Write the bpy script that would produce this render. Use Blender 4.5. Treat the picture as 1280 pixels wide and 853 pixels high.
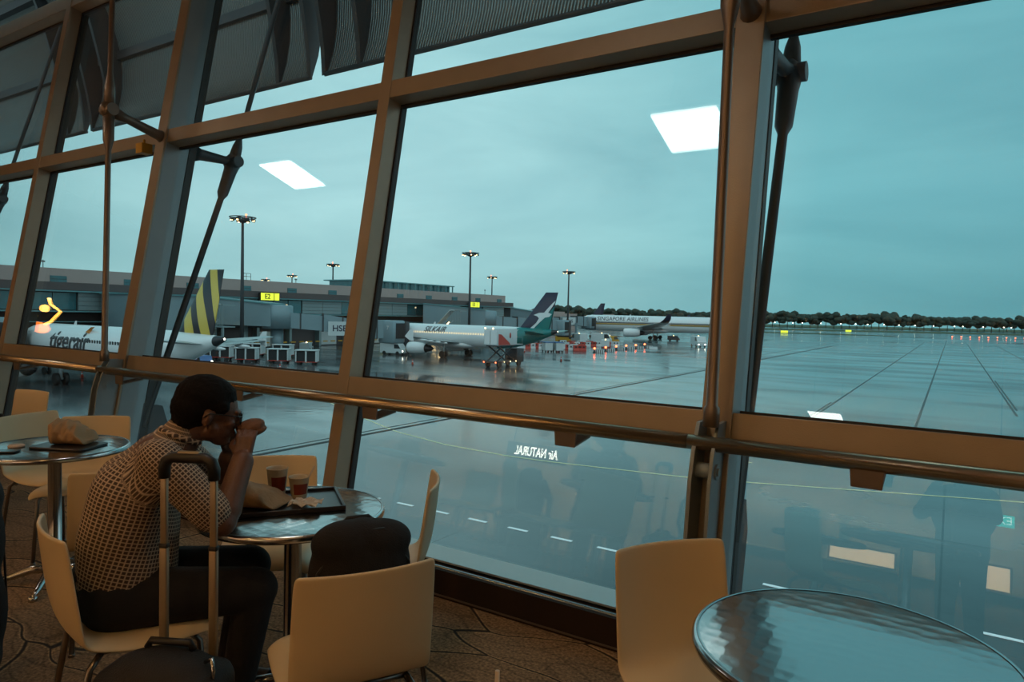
import bpy, bmesh, math, random
from mathutils import Vector, Matrix, Euler
from math import sin, cos, tan, pi, radians, sqrt, atan2

for _o in list(bpy.data.objects):
    bpy.data.objects.remove(_o)
SC = bpy.context.scene
COL = SC.collection
RNG = random.Random(7)

# ------------------------------------------------------------------ camera
# world axes: X runs along the glass wall, Y points out through it, Z is up
EYE = Vector((0, 0, 1.52))
YAW = radians(32.6)
FPX = 860.0
_up = Vector((.0228, 1, -.0402)).normalized()
_fz = Vector((0, 0, 1))
_fh = (_fz - _up * _fz.dot(_up)).normalized()
_rh = _up.cross(_fh)
if _rh.x < 0:
    _rh = -_rh
_Xc = -sin(YAW) * _fh + cos(YAW) * _rh
_Yc = cos(YAW) * _fh + sin(YAW) * _rh
_Zc = _up


def _c2w(v):
    return Vector((_Xc.dot(v), _Yc.dot(v), _Zc.dot(v)))


cam_data = bpy.data.cameras.new('camera')
cam = bpy.data.objects.new('camera', cam_data)
COL.objects.link(cam)
cam_data.sensor_fit = 'HORIZONTAL'
cam_data.sensor_width = 36
cam_data.lens = FPX * 36 / 1280
cam_data.clip_start = 0.02
cam_data.clip_end = 4000
_r = _c2w(Vector((1, 0, 0)))
_u = _c2w(Vector((0, 1, 0)))
_f = _c2w(Vector((0, 0, 1)))
cam.matrix_world = Matrix(((_r.x, _u.x, -_f.x, EYE.x), (_r.y, _u.y, -_f.y, EYE.y),
                           (_r.z, _u.z, -_f.z, EYE.z), (0, 0, 0, 1)))
SC.camera = cam

# ------------------------------------------------------------------ look
SC.view_settings.view_transform = 'Standard'
SC.view_settings.look = 'None'
SC.view_settings.exposure = 0.0
SC.view_settings.gamma = 1
SC.view_settings.use_curve_mapping = False

# ------------------------------------------------------------------ dusk sky
world = bpy.data.worlds.new('dusk_sky')
SC.world = world
world.use_nodes = True
_n = world.node_tree.nodes
_l = world.node_tree.links
for x in list(_n):
    _n.remove(x)
w_out = _n.new('ShaderNodeOutputWorld')
w_bg = _n.new('ShaderNodeBackground')
w_tc = _n.new('ShaderNodeTexCoord')
w_dot = _n.new('ShaderNodeVectorMath'); w_dot.operation = 'DOT_PRODUCT'
w_dot.inputs[1].default_value = Vector((-0.72, 0.69, 0.16)).normalized()
_l.new(w_tc.outputs['Generated'], w_dot.inputs[0])
w_rmp = _n.new('ShaderNodeValToRGB')
_e = w_rmp.color_ramp.elements
_e[0].position = 0.0; _e[0].color = (0.62, 0.86, 0.90, 1)
_e[1].position = 1.0; _e[1].color = (0.43, 0.73, 0.76, 1)
_x = _e.new(.55); _x.color = (0.150, 0.415, 0.475, 1)
_x = _e.new(.80); _x.color = (0.180, 0.475, 0.53, 1)
_x = _e.new(.93); _x.color = (0.32, 0.62, 0.66, 1)
_l.new(w_dot.outputs['Value'], w_rmp.inputs[0])
w_map = _n.new('ShaderNodeMapping')
w_map.inputs['Scale'].default_value = (1.2, 1.2, 5.0)
_l.new(w_tc.outputs['Generated'], w_map.inputs[0])
w_nz = _n.new('ShaderNodeTexNoise')
w_nz.inputs['Scale'].default_value = 1.7
w_nz.inputs['Detail'].default_value = 7
w_nz.inputs['Roughness'].default_value = .55
w_nz.inputs['Distortion'].default_value = .4
_l.new(w_map.outputs[0], w_nz.inputs[0])
w_cr = _n.new('ShaderNodeValToRGB')
w_cr.color_ramp.elements[0].position = .3; w_cr.color_ramp.elements[0].color = (.84, .86, .88, 1)
w_cr.color_ramp.elements[1].position = .72; w_cr.color_ramp.elements[1].color = (1.26, 1.16, 1.13, 1)
_l.new(w_nz.outputs['Fac'], w_cr.inputs[0])
w_mul = _n.new('ShaderNodeMixRGB'); w_mul.blend_type = 'MULTIPLY'; w_mul.inputs[0].default_value = 1
_l.new(w_rmp.outputs[0], w_mul.inputs[1])
_l.new(w_cr.outputs[0], w_mul.inputs[2])
# darker, greener band low over the horizon
w_sep = _n.new('ShaderNodeSeparateXYZ')
_l.new(w_tc.outputs['Generated'], w_sep.inputs[0])
w_hr = _n.new('ShaderNodeValToRGB')
w_hr.color_ramp.elements[0].position = 0.0; w_hr.color_ramp.elements[0].color = (.86, .86, .84, 1)
w_hr.color_ramp.elements[1].position = .16; w_hr.color_ramp.elements[1].color = (1, 1, 1, 1)
_l.new(w_sep.outputs['Z'], w_hr.inputs[0])
w_mu2 = _n.new('ShaderNodeMixRGB'); w_mu2.blend_type = 'MULTIPLY'; w_mu2.inputs[0].default_value = 1
_l.new(w_mul.outputs[0], w_mu2.inputs[1])
_l.new(w_hr.outputs[0], w_mu2.inputs[2])
_l.new(w_mu2.outputs[0], w_bg.inputs[0])
w_bg.inputs[1].default_value = 1.12
_l.new(w_bg.outputs[0], w_out.inputs[0])


# ------------------------------------------------------------------ interior lamps (warm downlights under the ceiling, plus an added ceiling fill)
def spot(name, loc, target, power, col, size=70, blend=.6, r=.06):
    d = bpy.data.lights.new(name, 'SPOT')
    d.energy = power; d.color = col; d.spot_size = radians(size); d.spot_blend = blend
    d.shadow_soft_size = r
    o = bpy.data.objects.new(name, d)
    COL.objects.link(o)
    o.location = loc
    o.rotation_euler = (Vector(target) - Vector(loc)).to_track_quat('-Z', 'Y').to_euler()
    return o


WARM = (1.0, .55, .18)
LAMPS = [((-1.2, -1.2, 4.55), (-1.2, 1.6, .4), 62), ((1.2, -.6, 4.55), (.3, 1.9, .6), 44),
         ((-5.2, -1.6, 4.55), (-4.3, 2.2, .5), 66), ((-9.5, -1.5, 4.55), (-8.0, 2.5, .8), 90),
         ((-2.6, -3.6, 4.55), (-2.2, 3.2, 1.6), 84), ((1.5, -3.4, 4.55), (-.6, 3.3, 1.9), 76),
         ((-6.6, -3.6, 4.55), (-6.0, 3.3, 1.2), 84)]
REAR = [((x, -6.9, 4.6), (x, -10, 1.6), 400) for x in (-13.5, -10.5, -7.5, -4.5, -1.5, 1.5, 3.8)]
for _x in (-12.0, -8.0, -4.0, 0.5):
    spot('ceiling_fill_light', (_x, -.8, 3.3), (_x, .4, 5.1), 34, (1, .60, .34), 150, .6, 0.0)  # added unseen fill, warms the ceiling so the glass reflects it brown
for _a, _b, _w in REAR:
    spot('shop_downlight_lamp', _a, _b, _w, (1, .64, .36), 120, .8, 0.0)
for _i, (_a, _b, _w) in enumerate(LAMPS):
    spot('ceiling_downlight_lamp', _a, _b, _w * .85, WARM, 78, .7, 0.0)


# ================================================================== helpers
def new_mat(name):
    m = bpy.data.materials.new(name)
    m.use_nodes = True
    return m, m.node_tree.nodes, m.node_tree.links, m.node_tree.nodes['Principled BSDF']


def mat(name, col, rough=.5, metal=0., var=.12, scale=12., bump=0., bscale=60., spec=.5, emit=None, estr=0., coat=0.):
    """a procedural surface: base colour broken up by noise, optional bump"""
    m, n, l, p = new_mat(name)
    tc = n.new('ShaderNodeTexCoord')
    nz = n.new('ShaderNodeTexNoise')
    nz.inputs['Scale'].default_value = scale
    nz.inputs['Detail'].default_value = 4
    l.new(tc.outputs['Object'], nz.inputs['Vector'])
    mx = n.new('ShaderNodeMixRGB')
    mx.inputs[1].default_value = tuple(min(1, c * (1 - var)) for c in col) + (1,)
    mx.inputs[2].default_value = tuple(min(1, c * (1 + var)) for c in col) + (1,)
    l.new(nz.outputs['Fac'], mx.inputs[0])
    l.new(mx.outputs[0], p.inputs['Base Color'])
    p.inputs['Roughness'].default_value = rough
    p.inputs['Metallic'].default_value = metal
    p.inputs['Specular IOR Level'].default_value = spec
    if coat:
        p.inputs['Coat Weight'].default_value = coat
        p.inputs['Coat Roughness'].default_value = .08
    if bump:
        b = n.new('ShaderNodeBump')
        b.inputs['Strength'].default_value = bump
        b.inputs['Distance'].default_value = .01
        n2 = n.new('ShaderNodeTexNoise')
        n2.inputs['Scale'].default_value = bscale
        n2.inputs['Detail'].default_value = 3
        l.new(tc.outputs['Object'], n2.inputs['Vector'])
        l.new(n2.outputs['Fac'], b.inputs['Height'])
        l.new(b.outputs[0], p.inputs['Normal'])
    if emit:
        p.inputs['Emission Color'].default_value = tuple(emit) + (1,)
        p.inputs['Emission Strength'].default_value = estr
    return m


def lamp_mat(name, col, s):
    m, n, l, p = new_mat(name)
    p.inputs['Base Color'].default_value = tuple(col) + (1,)
    p.inputs['Emission Color'].default_value = tuple(col) + (1,)
    p.inputs['Emission Strength'].default_value = s
    return m


class MB:
    """collects simple solids and links them as one mesh"""

    def __init__(s):
        s.v = []; s.f = []; s.m = []; s.sm = []

    def add(s, vs, fs, mi=0, sm=False):
        b = len(s.v)
        s.v += [tuple(x) for x in vs]
        for q in fs:
            s.f.append([b + i for i in q]); s.m.append(mi); s.sm.append(sm)
        return s

    def box(s, lo, hi, mi=0, M=None):
        x0, y0, z0 = lo; x1, y1, z1 = hi
        vs = [Vector(p) for p in ((x0, y0, z0), (x1, y0, z0), (x1, y1, z0), (x0, y1, z0),
                                  (x0, y0, z1), (x1, y0, z1), (x1, y1, z1), (x0, y1, z1))]
        if M is not None:
            vs = [M @ p for p in vs]
        return s.add(vs, [(0, 3, 2, 1), (4, 5, 6, 7), (0, 1, 5, 4), (1, 2, 6, 5), (2, 3, 7, 6), (3, 0, 4, 7)], mi)

    def cbox(s, c, d, mi=0, M=None):
        return s.box([c[i] - d[i] / 2 for i in range(3)], [c[i] + d[i] / 2 for i in range(3)], mi, M)

    def rbox(s, lo, hi, r=.01, mi=0, M=None, seg=3):
        """box with rounded vertical edges and softened rims"""
        x0, y0, z0 = lo; x1, y1, z1 = hi
        r = min(r, (x1 - x0) / 2.01, (y1 - y0) / 2.01)
        rim = min(r, (z1 - z0) / 2.01) * .6

        def ring(ins, z):
            out = []
            rr = max(r - ins, r * .3)
            for cx, cy, a0 in ((x1 - ins - rr, y1 - ins - rr, 0), (x0 + ins + rr, y1 - ins - rr, pi / 2),
                               (x0 + ins + rr, y0 + ins + rr, pi), (x1 - ins - rr, y0 + ins + rr, 3 * pi / 2)):
                for k in range(seg + 1):
                    a = a0 + pi / 2 * k / seg
                    out.append(Vector((cx + rr * cos(a), cy + rr * sin(a), z)))
            return out
        rings = [ring(rim, z0), ring(rim * .3, z0 + rim * .3), ring(0, z0 + rim), ring(0, z1 - rim),
                 ring(rim * .3, z1 - rim * .3), ring(rim, z1)]
        if M is not None:
            rings = [[M @ p for p in q] for q in rings]
        return s.loft(rings, mi, True, True)

    def loft(s, rings, mi=0, sm=True, caps=True, closed=True):
        n = len(rings[0]); b = len(s.v)
        for q in rings:
            s.v += [tuple(p) for p in q]
        for i in range(len(rings) - 1):
            for j in range(n if closed else n - 1):
                k = (j + 1) % n
                s.f.append([b + i * n + j, b + i * n + k, b + (i + 1) * n + k, b + (i + 1) * n + j])
                s.m.append(mi); s.sm.append(sm)
        if caps:
            s.f.append([b + j for j in range(n)][::-1]); s.m.append(mi); s.sm.append(False)
            s.f.append([b + (len(rings) - 1) * n + j for j in range(n)]); s.m.append(mi); s.sm.append(False)
        return s

    def tube(s, pts, r, n=10, mi=0, sm=True, caps=True):
        pts = [Vector(p) for p in pts]
        rs = r if isinstance(r, (list, tuple)) else [r] * len(pts)
        rings = []; ref = None
        for i, p in enumerate(pts):
            t = (pts[min(i + 1, len(pts) - 1)] - pts[max(i - 1, 0)])
            if t.length < 1e-9:
                t = Vector((0, 0, 1))
            t.normalize()
            if ref is None:
                ref = Vector((0, 0, 1)) if abs(t.z) < .9 else Vector((1, 0, 0))
            a = t.cross(ref)
            if a.length < 1e-6:
                a = t.cross(Vector((0, 1, 0)))
            a.normalize()
            b = a.cross(t).normalized()
            ref = b
            rings.append([p + (a * cos(2 * pi * k / n) + b * sin(2 * pi * k / n)) * rs[i] for k in range(n)])
        return s.loft(rings, mi, sm, caps)

    def lathe(s, prof, n=24, c=(0, 0, 0), mi=0, M=None, sm=True, caps=True):
        rings = []
        for r, z in prof:
            q = [Vector((c[0] + max(r, 1e-4) * cos(2 * pi * k / n), c[1] + max(r, 1e-4) * sin(2 * pi * k / n), c[2] + z)) for k in range(n)]
            if M is not None:
                q = [M @ p for p in q]
            rings.append(q)
        return s.loft(rings, mi, sm, caps)

    def prism(s, poly, a, b, axis='y', mi=0, M=None):
        """polygon extruded along an axis; poly lists the two other coordinates in order"""
        def put(p, t):
            if axis == 'y': v = Vector((p[0], t, p[1]))
            elif axis == 'x': v = Vector((t, p[0], p[1]))
            else: v = Vector((p[0], p[1], t))
            return M @ v if M is not None else v
        n = len(poly)
        vs = [put(p, a) for p in poly] + [put(p, b) for p in poly]
        fs = [list(range(n))[::-1], list(range(n, 2 * n))]
        fs += [(i, (i + 1) % n, n + (i + 1) % n, n + i) for i in range(n)]
        return s.add(vs, fs, mi)

    def sphere(s, c, r, n=12, m=8, mi=0, M=None):
        rx, ry, rz = r if isinstance(r, (list, tuple)) else (r, r, r)
        rings = []
        for i in range(m + 1):
            t = -pi / 2 + pi * i / m
            q = [Vector((c[0] + rx * max(cos(t), .002) * cos(2 * pi * k / n), c[1] + ry * max(cos(t), .002) * sin(2 * pi * k / n), c[2] + rz * sin(t))) for k in range(n)]
            if M is not None:
                q = [M @ p for p in q]
            rings.append(q)
        return s.loft(rings, mi, True, True)

    def build(s, name, mats, parent=None, bevel=0., loc=None, recalc=True):
        me = bpy.data.meshes.new(name)
        me.from_pydata(s.v, [], s.f)
        if not isinstance(mats, (list, tuple)):
            mats = [mats]
        for x in mats:
            me.materials.append(x)
        for i, p in enumerate(me.polygons):
            p.material_index = s.m[i]
            p.use_smooth = s.sm[i]
        if recalc:
            bm = bmesh.new(); bm.from_mesh(me)
            bmesh.ops.recalc_face_normals(bm, faces=bm.faces)
            bm.to_mesh(me); bm.free()
        me.update()
        o = bpy.data.objects.new(name, me)
        COL.objects.link(o)
        if loc is not None:
            o.location = loc
        if parent is not None:
            o.parent = parent
        if bevel:
            b = o.modifiers.new('edge', 'BEVEL')
            b.width = bevel; b.segments = 2; b.limit_method = 'ANGLE'
        return o


def tag(o, label=None, cat=None, group=None, kind=None):
    if label: o['label'] = label
    if cat: o['category'] = cat
    if group: o['group'] = group
    if kind: o['kind'] = kind
    return o


def empty(name, loc=(0, 0, 0), rz=0., label=None, cat=None, group=None):
    o = bpy.data.objects.new(name, None)
    o.empty_display_size = .1
    COL.objects.link(o)
    o.location = loc
    o.rotation_euler = (0, 0, rz)
    return tag(o, label, cat, group)


def copy_tree(o, parent=None):
    c = o.copy(); COL.objects.link(c)
    c.parent = parent
    for ch in [x for x in o.children]:
        copy_tree(ch, c)
    return c


def text_mesh(txt, size, mat_, name='lettering', extrude=.002, shear=0., align='CENTER', space=1.0, bold=0.):
    cu = bpy.data.curves.new(name, 'FONT')
    cu.body = txt; cu.size = size; cu.extrude = extrude; cu.shear = shear
    cu.align_x = align; cu.align_y = 'CENTER'; cu.space_character = space
    cu.offset = bold
    tmp = bpy.data.objects.new(name, cu)
    COL.objects.link(tmp)
    bpy.context.view_layer.update()
    dg = bpy.context.evaluated_depsgraph_get()
    me = bpy.data.meshes.new_from_object(tmp.evaluated_get(dg))
    bpy.data.objects.remove(tmp)
    me.name = name
    me.materials.clear(); me.materials.append(mat_)
    o = bpy.data.objects.new(name, me)
    COL.objects.link(o)
    return o


def align_z(d):
    return Vector(d).to_track_quat('Z', 'Y').to_matrix().to_4x4()


# ================================================================== materials
M = {}
M['bronze'] = mat('painted_window_frame', (.30, .24, .17), .42, .35, .10, 6, .15, 200)
M['frame_dark'] = mat('black_rubber_gasket', (.012, .010, .010), .6, 0, .1)
M['frame_sky_tone'] = mat('sky_toned_frame_side', (.23, .28, .30), .45, .25, .06, 8, .12, 220)  # frame sides: blue-grey of the sky light put into the colour
M['rail'] = mat('brushed_rail_metal', (.48, .38, .26), .25, .9, .06, 30)
M['rod'] = mat('painted_steel_rod', (.17, .13, .10), .4, .4, .1)
M['rod_out'] = mat('dark_outdoor_steel', (.05, .055, .06), .5, .3, .1)
M['sill'] = mat('aluminium_sill', (.50, .54, .55), .32, .55, .04, 20)
M['sill_dark'] = mat('dark_plinth_metal', (.035, .022, .016), .8, 0, .1, spec=.12)
M['chair'] = mat('cream_moulded_plastic', (.68, .54, .33), .42, 0, .03, 8, .1, 400)
M['chrome'] = mat('chrome_tube', (.55, .55, .55), .18, 1, .04)
M['leg'] = mat('dull_steel_leg', (.22, .20, .18), .3, .9, .08)
M['black'] = mat('black_fabric', (.011, .009, .010), .85, 0, .3, 40, .5, 300)
M['black2'] = mat('black_nylon', (.009, .008, .009), .6, 0, .3, 30, .4, 220)
M['blackpl'] = mat('black_plastic', (.012, .011, .011), .4, 0, .1)
M['handle'] = mat('champagne_aluminium', (.40, .32, .22), .35, .5, .05, 20)
M['paper'] = mat('brown_kraft_paper', (.36, .22, .11), .8, 0, .12, 15, .4, 60)
M['paper_white'] = mat('white_paper', (.62, .52, .42), .8, 0, .06, 15, .3, 60)
M['cup'] = mat('cream_paper_cup', (.60, .50, .36), .6, 0, .05, 30)
M['cup_red'] = mat('red_cup_print', (.26, .045, .025), .6, 0, .1, 30)
M['tray'] = mat('dark_tray_plastic', (.022, .018, .018), .3, 0, .1)
M['skin'] = mat('brown_skin', (.13, .058, .033), .5, 0, .10, 25, .2, 160)
M['hair'] = mat('short_black_hair', (.006, .004, .004), .7, 0, .4, 90, .6, 260, spec=.15)
M['trousers'] = mat('black_trousers', (.010, .009, .012), .85, 0, .2, 20, .3, 150)
M['burger'] = mat('toasted_bun', (.17, .075, .035), .7, 0, .25, 30, .6, 80)
M['white_paint'] = mat('white_aircraft_paint', (.74, .76, .77), .25, 0, .02, 3, coat=.3)
M['grey_paint'] = mat('grey_wing_paint', (.33, .37, .38), .35, .1, .04, 1)
M['dark_metal'] = mat('dark_engine_metal', (.045, .045, .05), .4, .6, .2)
M['tyre'] = mat('black_tyre_rubber', (.012, .012, .012), .7)
M['window_dark'] = mat('aircraft_window_glass', (.035, .04, .045), .15)
M['window_lit'] = lamp_mat('lit_cabin_window', (1, .70, .42), .75)
M['navy'] = mat('navy_tail_paint', (.018, .018, .045), .3, 0, .05)
M['teal'] = mat('teal_tail_paint', (.004, .17, .165), .3, 0, .05)
M['gold'] = mat('gold_stripe_paint', (.42, .25, .06), .35, .2, .05)
M['concrete'] = mat('terminal_concrete', (.36, .29, .27), .8, 0, .06, .6)
M['fascia'] = mat('dark_terminal_fascia', (.085, .07, .07), .7, 0, .1, .6)
M['panel'] = mat('grey_blue_metal_cladding', (.20, .27, .28), .45, .2, .06, .4)
M['bridge'] = mat('jet_bridge_cladding', (.19, .27, .30), .45, .2, .08, .5)
M['bridge_dark'] = mat('dark_bridge_bellows', (.05, .055, .06), .8, 0, .1)
M['void'] = mat('dark_recess', (.018, .020, .022), .8, 0, .2, .8)
M['glass_teal'] = mat('teal_building_glass', (.03, .13, .15), .12, .2, .3, 1.2)
M['tealline'] = mat('teal_edge_trim', (.09, .24, .26), .4)
M['yellow_sign'] = lamp_mat('lit_yellow_sign', (.85, .85, .05), 1.0)
M['warm_lamp'] = lamp_mat('warm_apron_lamp', (1, .62, .26), 9)
M['white_lamp'] = lamp_mat('white_apron_lamp', (1, .88, .68), 9)
M['red_lamp'] = lamp_mat('red_beacon_lamp', (1, .12, .04), 9)
M['mast'] = mat('steel_mast', (.05, .055, .06), .6, .3, .1)
M['gse_white'] = mat('white_vehicle_paint', (.50, .55, .56), .4, 0, .08, 1)
M['gse_red'] = mat('red_vehicle_paint', (.42, .035, .02), .45, 0, .1, 1)
M['gse_blue'] = mat('blue_tarpaulin', (.05, .13, .30), .6, 0, .1, 2)
M['gse_yellow'] = mat('yellow_vehicle_paint', (.50, .26, .02), .5, 0, .1, 1)
M['cone'] = mat('orange_cone_plastic', (.55, .05, .02), .5)
M['leaf'] = mat('dark_tree_foliage', (.030, .048, .036), .9, 0, .5, .3, .5, 2)
M['trunk'] = mat('tree_trunk_bark', (.06, .05, .04), .9)
M['grass'] = mat('airfield_grass', (.035, .065, .025), .9, 0, .3, .05)
M['road_white'] = mat('white_road_paint', (.95, .97, .97), .5)
M['road_yellow'] = mat('yellow_taxi_paint', (.80, .74, .42), .5)
M['joint'] = mat('damp_slab_joint', (.045, .055, .058), .5)
M['panel_light'] = lamp_mat('white_light_panel', (1, .95, .86), 9)
M['exit_letters'] = lamp_mat('pale_exit_letters', (.8, 1, .95), 3)
M['exit'] = lamp_mat('green_exit_sign', (.05, .75, .62), 2.2)
M['sign_white'] = lamp_mat('white_sign_letters', (1, .93, .80), 9)
M['gold_lit'] = lamp_mat('gold_sign_light', (1, .48, .07), 12)
M['gold_lit2'] = lamp_mat('orange_sign_light', (1, .20, .02), 7)
M['warm_board'] = lamp_mat('warm_menu_light', (1, .70, .40), 2.4)


def make_glass():
    m, n, l, p = new_mat('tinted_window_glass')
    n.remove(p)
    out = [x for x in n if x.type == 'OUTPUT_MATERIAL'][0]
    tr = n.new('ShaderNodeBsdfTransparent'); tr.inputs[0].default_value = (.93, .975, .98, 1)
    gl = n.new('ShaderNodeBsdfGlossy'); gl.inputs['Roughness'].default_value = 0.0
    gl.inputs[0].default_value = (.95, 1, 1, 1)
    lw = n.new('ShaderNodeLayerWeight'); lw.inputs[0].default_value = .5
    pw = n.new('ShaderNodeMath'); pw.operation = 'POWER'; pw.inputs[1].default_value = 5
    ml = n.new('ShaderNodeMath'); ml.operation = 'MULTIPLY_ADD'; ml.inputs[1].default_value = .9; ml.inputs[2].default_value = .055
    l.new(lw.outputs['Facing'], pw.inputs[0]); l.new(pw.outputs[0], ml.inputs[0])
    mx = n.new('ShaderNodeMixShader')
    l.new(ml.outputs[0], mx.inputs[0]); l.new(tr.outputs[0], mx.inputs[1]); l.new(gl.outputs[0], mx.inputs[2])
    l.new(mx.outputs[0], out.inputs[0])
    return m


M['glass'] = make_glass()


def make_tarmac():
    m, n, l, p = new_mat('wet_tarmac')
    tc = n.new('ShaderNodeTexCoord')
    # slab joints follow the world axes
    br = n.new('ShaderNodeTexBrick')
    br.offset = 0
    br.inputs['Scale'].default_value = 1
    br.inputs['Brick Width'].default_value = 7.5
    br.inputs['Row Height'].default_value = 7.5
    br.inputs['Mortar Size'].default_value = .045
    br.inputs['Mortar Smooth'].default_value = .5
    br.inputs['Color1'].default_value = (.085, .105, .11, 1)
    br.inputs['Color2'].default_value = (.105, .128, .132, 1)
    br.inputs['Mortar'].default_value = (.035, .045, .05, 1)
    l.new(tc.outputs['Object'], br.inputs['Vector'])
    n1 = n.new('ShaderNodeTexNoise'); n1.inputs['Scale'].default_value = .055; n1.inputs['Detail'].default_value = 6
    l.new(tc.outputs['Object'], n1.inputs['Vector'])
    r1 = n.new('ShaderNodeValToRGB')
    r1.color_ramp.elements[0].position = .38; r1.color_ramp.elements[0].color = (.35, .36, .38, 1)
    r1.color_ramp.elements[1].position = .65; r1.color_ramp.elements[1].color = (1.25, 1.25, 1.25, 1)
    l.new(n1.outputs['Fac'], r1.inputs[0])
    mx = n.new('ShaderNodeMixRGB'); mx.blend_type = 'MULTIPLY'; mx.inputs[0].default_value = 1
    l.new(br.outputs['Color'], mx.inputs[1]); l.new(r1.outputs[0], mx.inputs[2])
    l.new(mx.outputs[0], p.inputs['Base Color'])
    # puddles: mirror-smooth patches between damp rougher ones
    mp = n.new('ShaderNodeMapping'); mp.inputs['Scale'].default_value = (.05, .14, 1)
    l.new(tc.outputs['Object'], mp.inputs[0])
    n2 = n.new('ShaderNodeTexNoise'); n2.inputs['Scale'].default_value = 1; n2.inputs['Detail'].default_value = 5
    l.new(mp.outputs[0], n2.inputs['Vector'])
    r2 = n.new('ShaderNodeMapRange')
    r2.inputs['From Min'].default_value = .35; r2.inputs['From Max'].default_value = .65
    r2.inputs['To Min'].default_value = .05; r2.inputs['To Max'].default_value = .27
    l.new(n2.outputs['Fac'], r2.inputs[0])
    l.new(r2.outputs[0], p.inputs['Roughness'])
    n3 = n.new('ShaderNodeTexNoise'); n3.inputs['Scale'].default_value = 1.1; n3.inputs['Detail'].default_value = 4
    mp3 = n.new('ShaderNodeMapping'); mp3.inputs['Scale'].default_value = (1, 1, 1)
    l.new(tc.outputs['Object'], mp3.inputs[0]); l.new(mp3.outputs[0], n3.inputs['Vector'])
    b = n.new('ShaderNodeBump'); b.inputs['Strength'].default_value = .16; b.inputs['Distance'].default_value = .05
    l.new(n3.outputs['Fac'], b.inputs['Height'])
    l.new(b.outputs[0], p.inputs['Normal'])
    p.inputs['Specular IOR Level'].default_value = .62
    return m


M['tarmac'] = make_tarmac()


def make_carpet():
    m, n, l, p = new_mat('leaf_pattern_carpet')
    tc = n.new('ShaderNodeTexCoord')
    mp = n.new('ShaderNodeMapping'); mp.inputs['Scale'].default_value = (1.05, 3.0, 1); mp.inputs['Rotation'].default_value = (0, 0, .45)
    nz = n.new('ShaderNodeTexNoise'); nz.inputs['Scale'].default_value = 1.6; nz.inputs['Detail'].default_value = 1
    l.new(tc.outputs['Object'], nz.inputs['Vector'])
    ad = n.new('ShaderNodeMixRGB'); ad.blend_type = 'LINEAR_LIGHT'; ad.inputs[0].default_value = .25
    l.new(tc.outputs['Object'], ad.inputs[1]); l.new(nz.outputs['Color'], ad.inputs[2])
    l.new(ad.outputs[0], mp.inputs[0])
    vo = n.new('ShaderNodeTexVoronoi'); vo.feature = 'DISTANCE_TO_EDGE'; vo.inputs['Scale'].default_value = 1.35
    vo.voronoi_dimensions = '2D'
    l.new(mp.outputs[0], vo.inputs['Vector'])
    rp = n.new('ShaderNodeValToRGB')
    e = rp.color_ramp.elements
    e[0].position = .012; e[0].color = (.018, .012, .009, 1)
    e[1].position = .032; e[1].color = (.42, .27, .13, 1)
    x = e.new(.055); x.color = (.25, .155, .08, 1)
    l.new(vo.outputs['Distance'], rp.inputs[0])
    v2 = n.new('ShaderNodeTexVoronoi'); v2.inputs['Scale'].default_value = 1.35; v2.voronoi_dimensions = '2D'
    l.new(mp.outputs[0], v2.inputs['Vector'])
    r3 = n.new('ShaderNodeMapRange'); r3.inputs['To Min'].default_value = .55; r3.inputs['To Max'].default_value = 1.25
    l.new(v2.outputs['Color'], r3.inputs[0])
    fb = n.new('ShaderNodeTexNoise'); fb.inputs['Scale'].default_value = 75; fb.inputs['Detail'].default_value = 5
    l.new(tc.outputs['Object'], fb.inputs['Vector'])
    r4 = n.new('ShaderNodeMapRange'); r4.inputs['From Min'].default_value = .3; r4.inputs['From Max'].default_value = .7; r4.inputs['To Min'].default_value = .45; r4.inputs['To Max'].default_value = 1.75
    l.new(fb.outputs['Fac'], r4.inputs[0])
    mu = n.new('ShaderNodeMath'); mu.operation = 'MULTIPLY'
    l.new(r3.outputs[0], mu.inputs[0]); l.new(r4.outputs[0], mu.inputs[1])
    # finer veins inside each leaf
    m2 = n.new('ShaderNodeMapping'); m2.inputs['Scale'].default_value = (2.0, 7.5, 1); m2.inputs['Rotation'].default_value = (0, 0, -.35)
    l.new(ad.outputs[0], m2.inputs[0])
    v3 = n.new('ShaderNodeTexVoronoi'); v3.feature = 'DISTANCE_TO_EDGE'; v3.inputs['Scale'].default_value = 1.2; v3.voronoi_dimensions = '2D'
    l.new(m2.outputs[0], v3.inputs['Vector'])
    r5 = n.new('ShaderNodeMapRange'); r5.inputs['From Max'].default_value = .07; r5.inputs['To Min'].default_value = .62; r5.inputs['To Max'].default_value = 1.0
    l.new(v3.outputs['Distance'], r5.inputs[0])
    mu0 = mu
    mu = n.new('ShaderNodeMath'); mu.operation = 'MULTIPLY'
    l.new(mu0.outputs[0], mu.inputs[0]); l.new(r5.outputs[0], mu.inputs[1])
    mx = n.new('ShaderNodeVectorMath'); mx.operation = 'SCALE'
    l.new(rp.outputs[0], mx.inputs[0]); l.new(mu.outputs[0], mx.inputs['Scale'])
    l.new(mx.outputs[0], p.inputs['Base Color'])
    p.inputs['Roughness'].default_value = .95
    bp = n.new('ShaderNodeBump'); bp.inputs['Strength'].default_value = .5; bp.inputs['Distance'].default_value = .004
    l.new(fb.outputs['Fac'], bp.inputs['Height']); l.new(bp.outputs[0], p.inputs['Normal'])
    return m


M['carpet'] = make_carpet()


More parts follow.
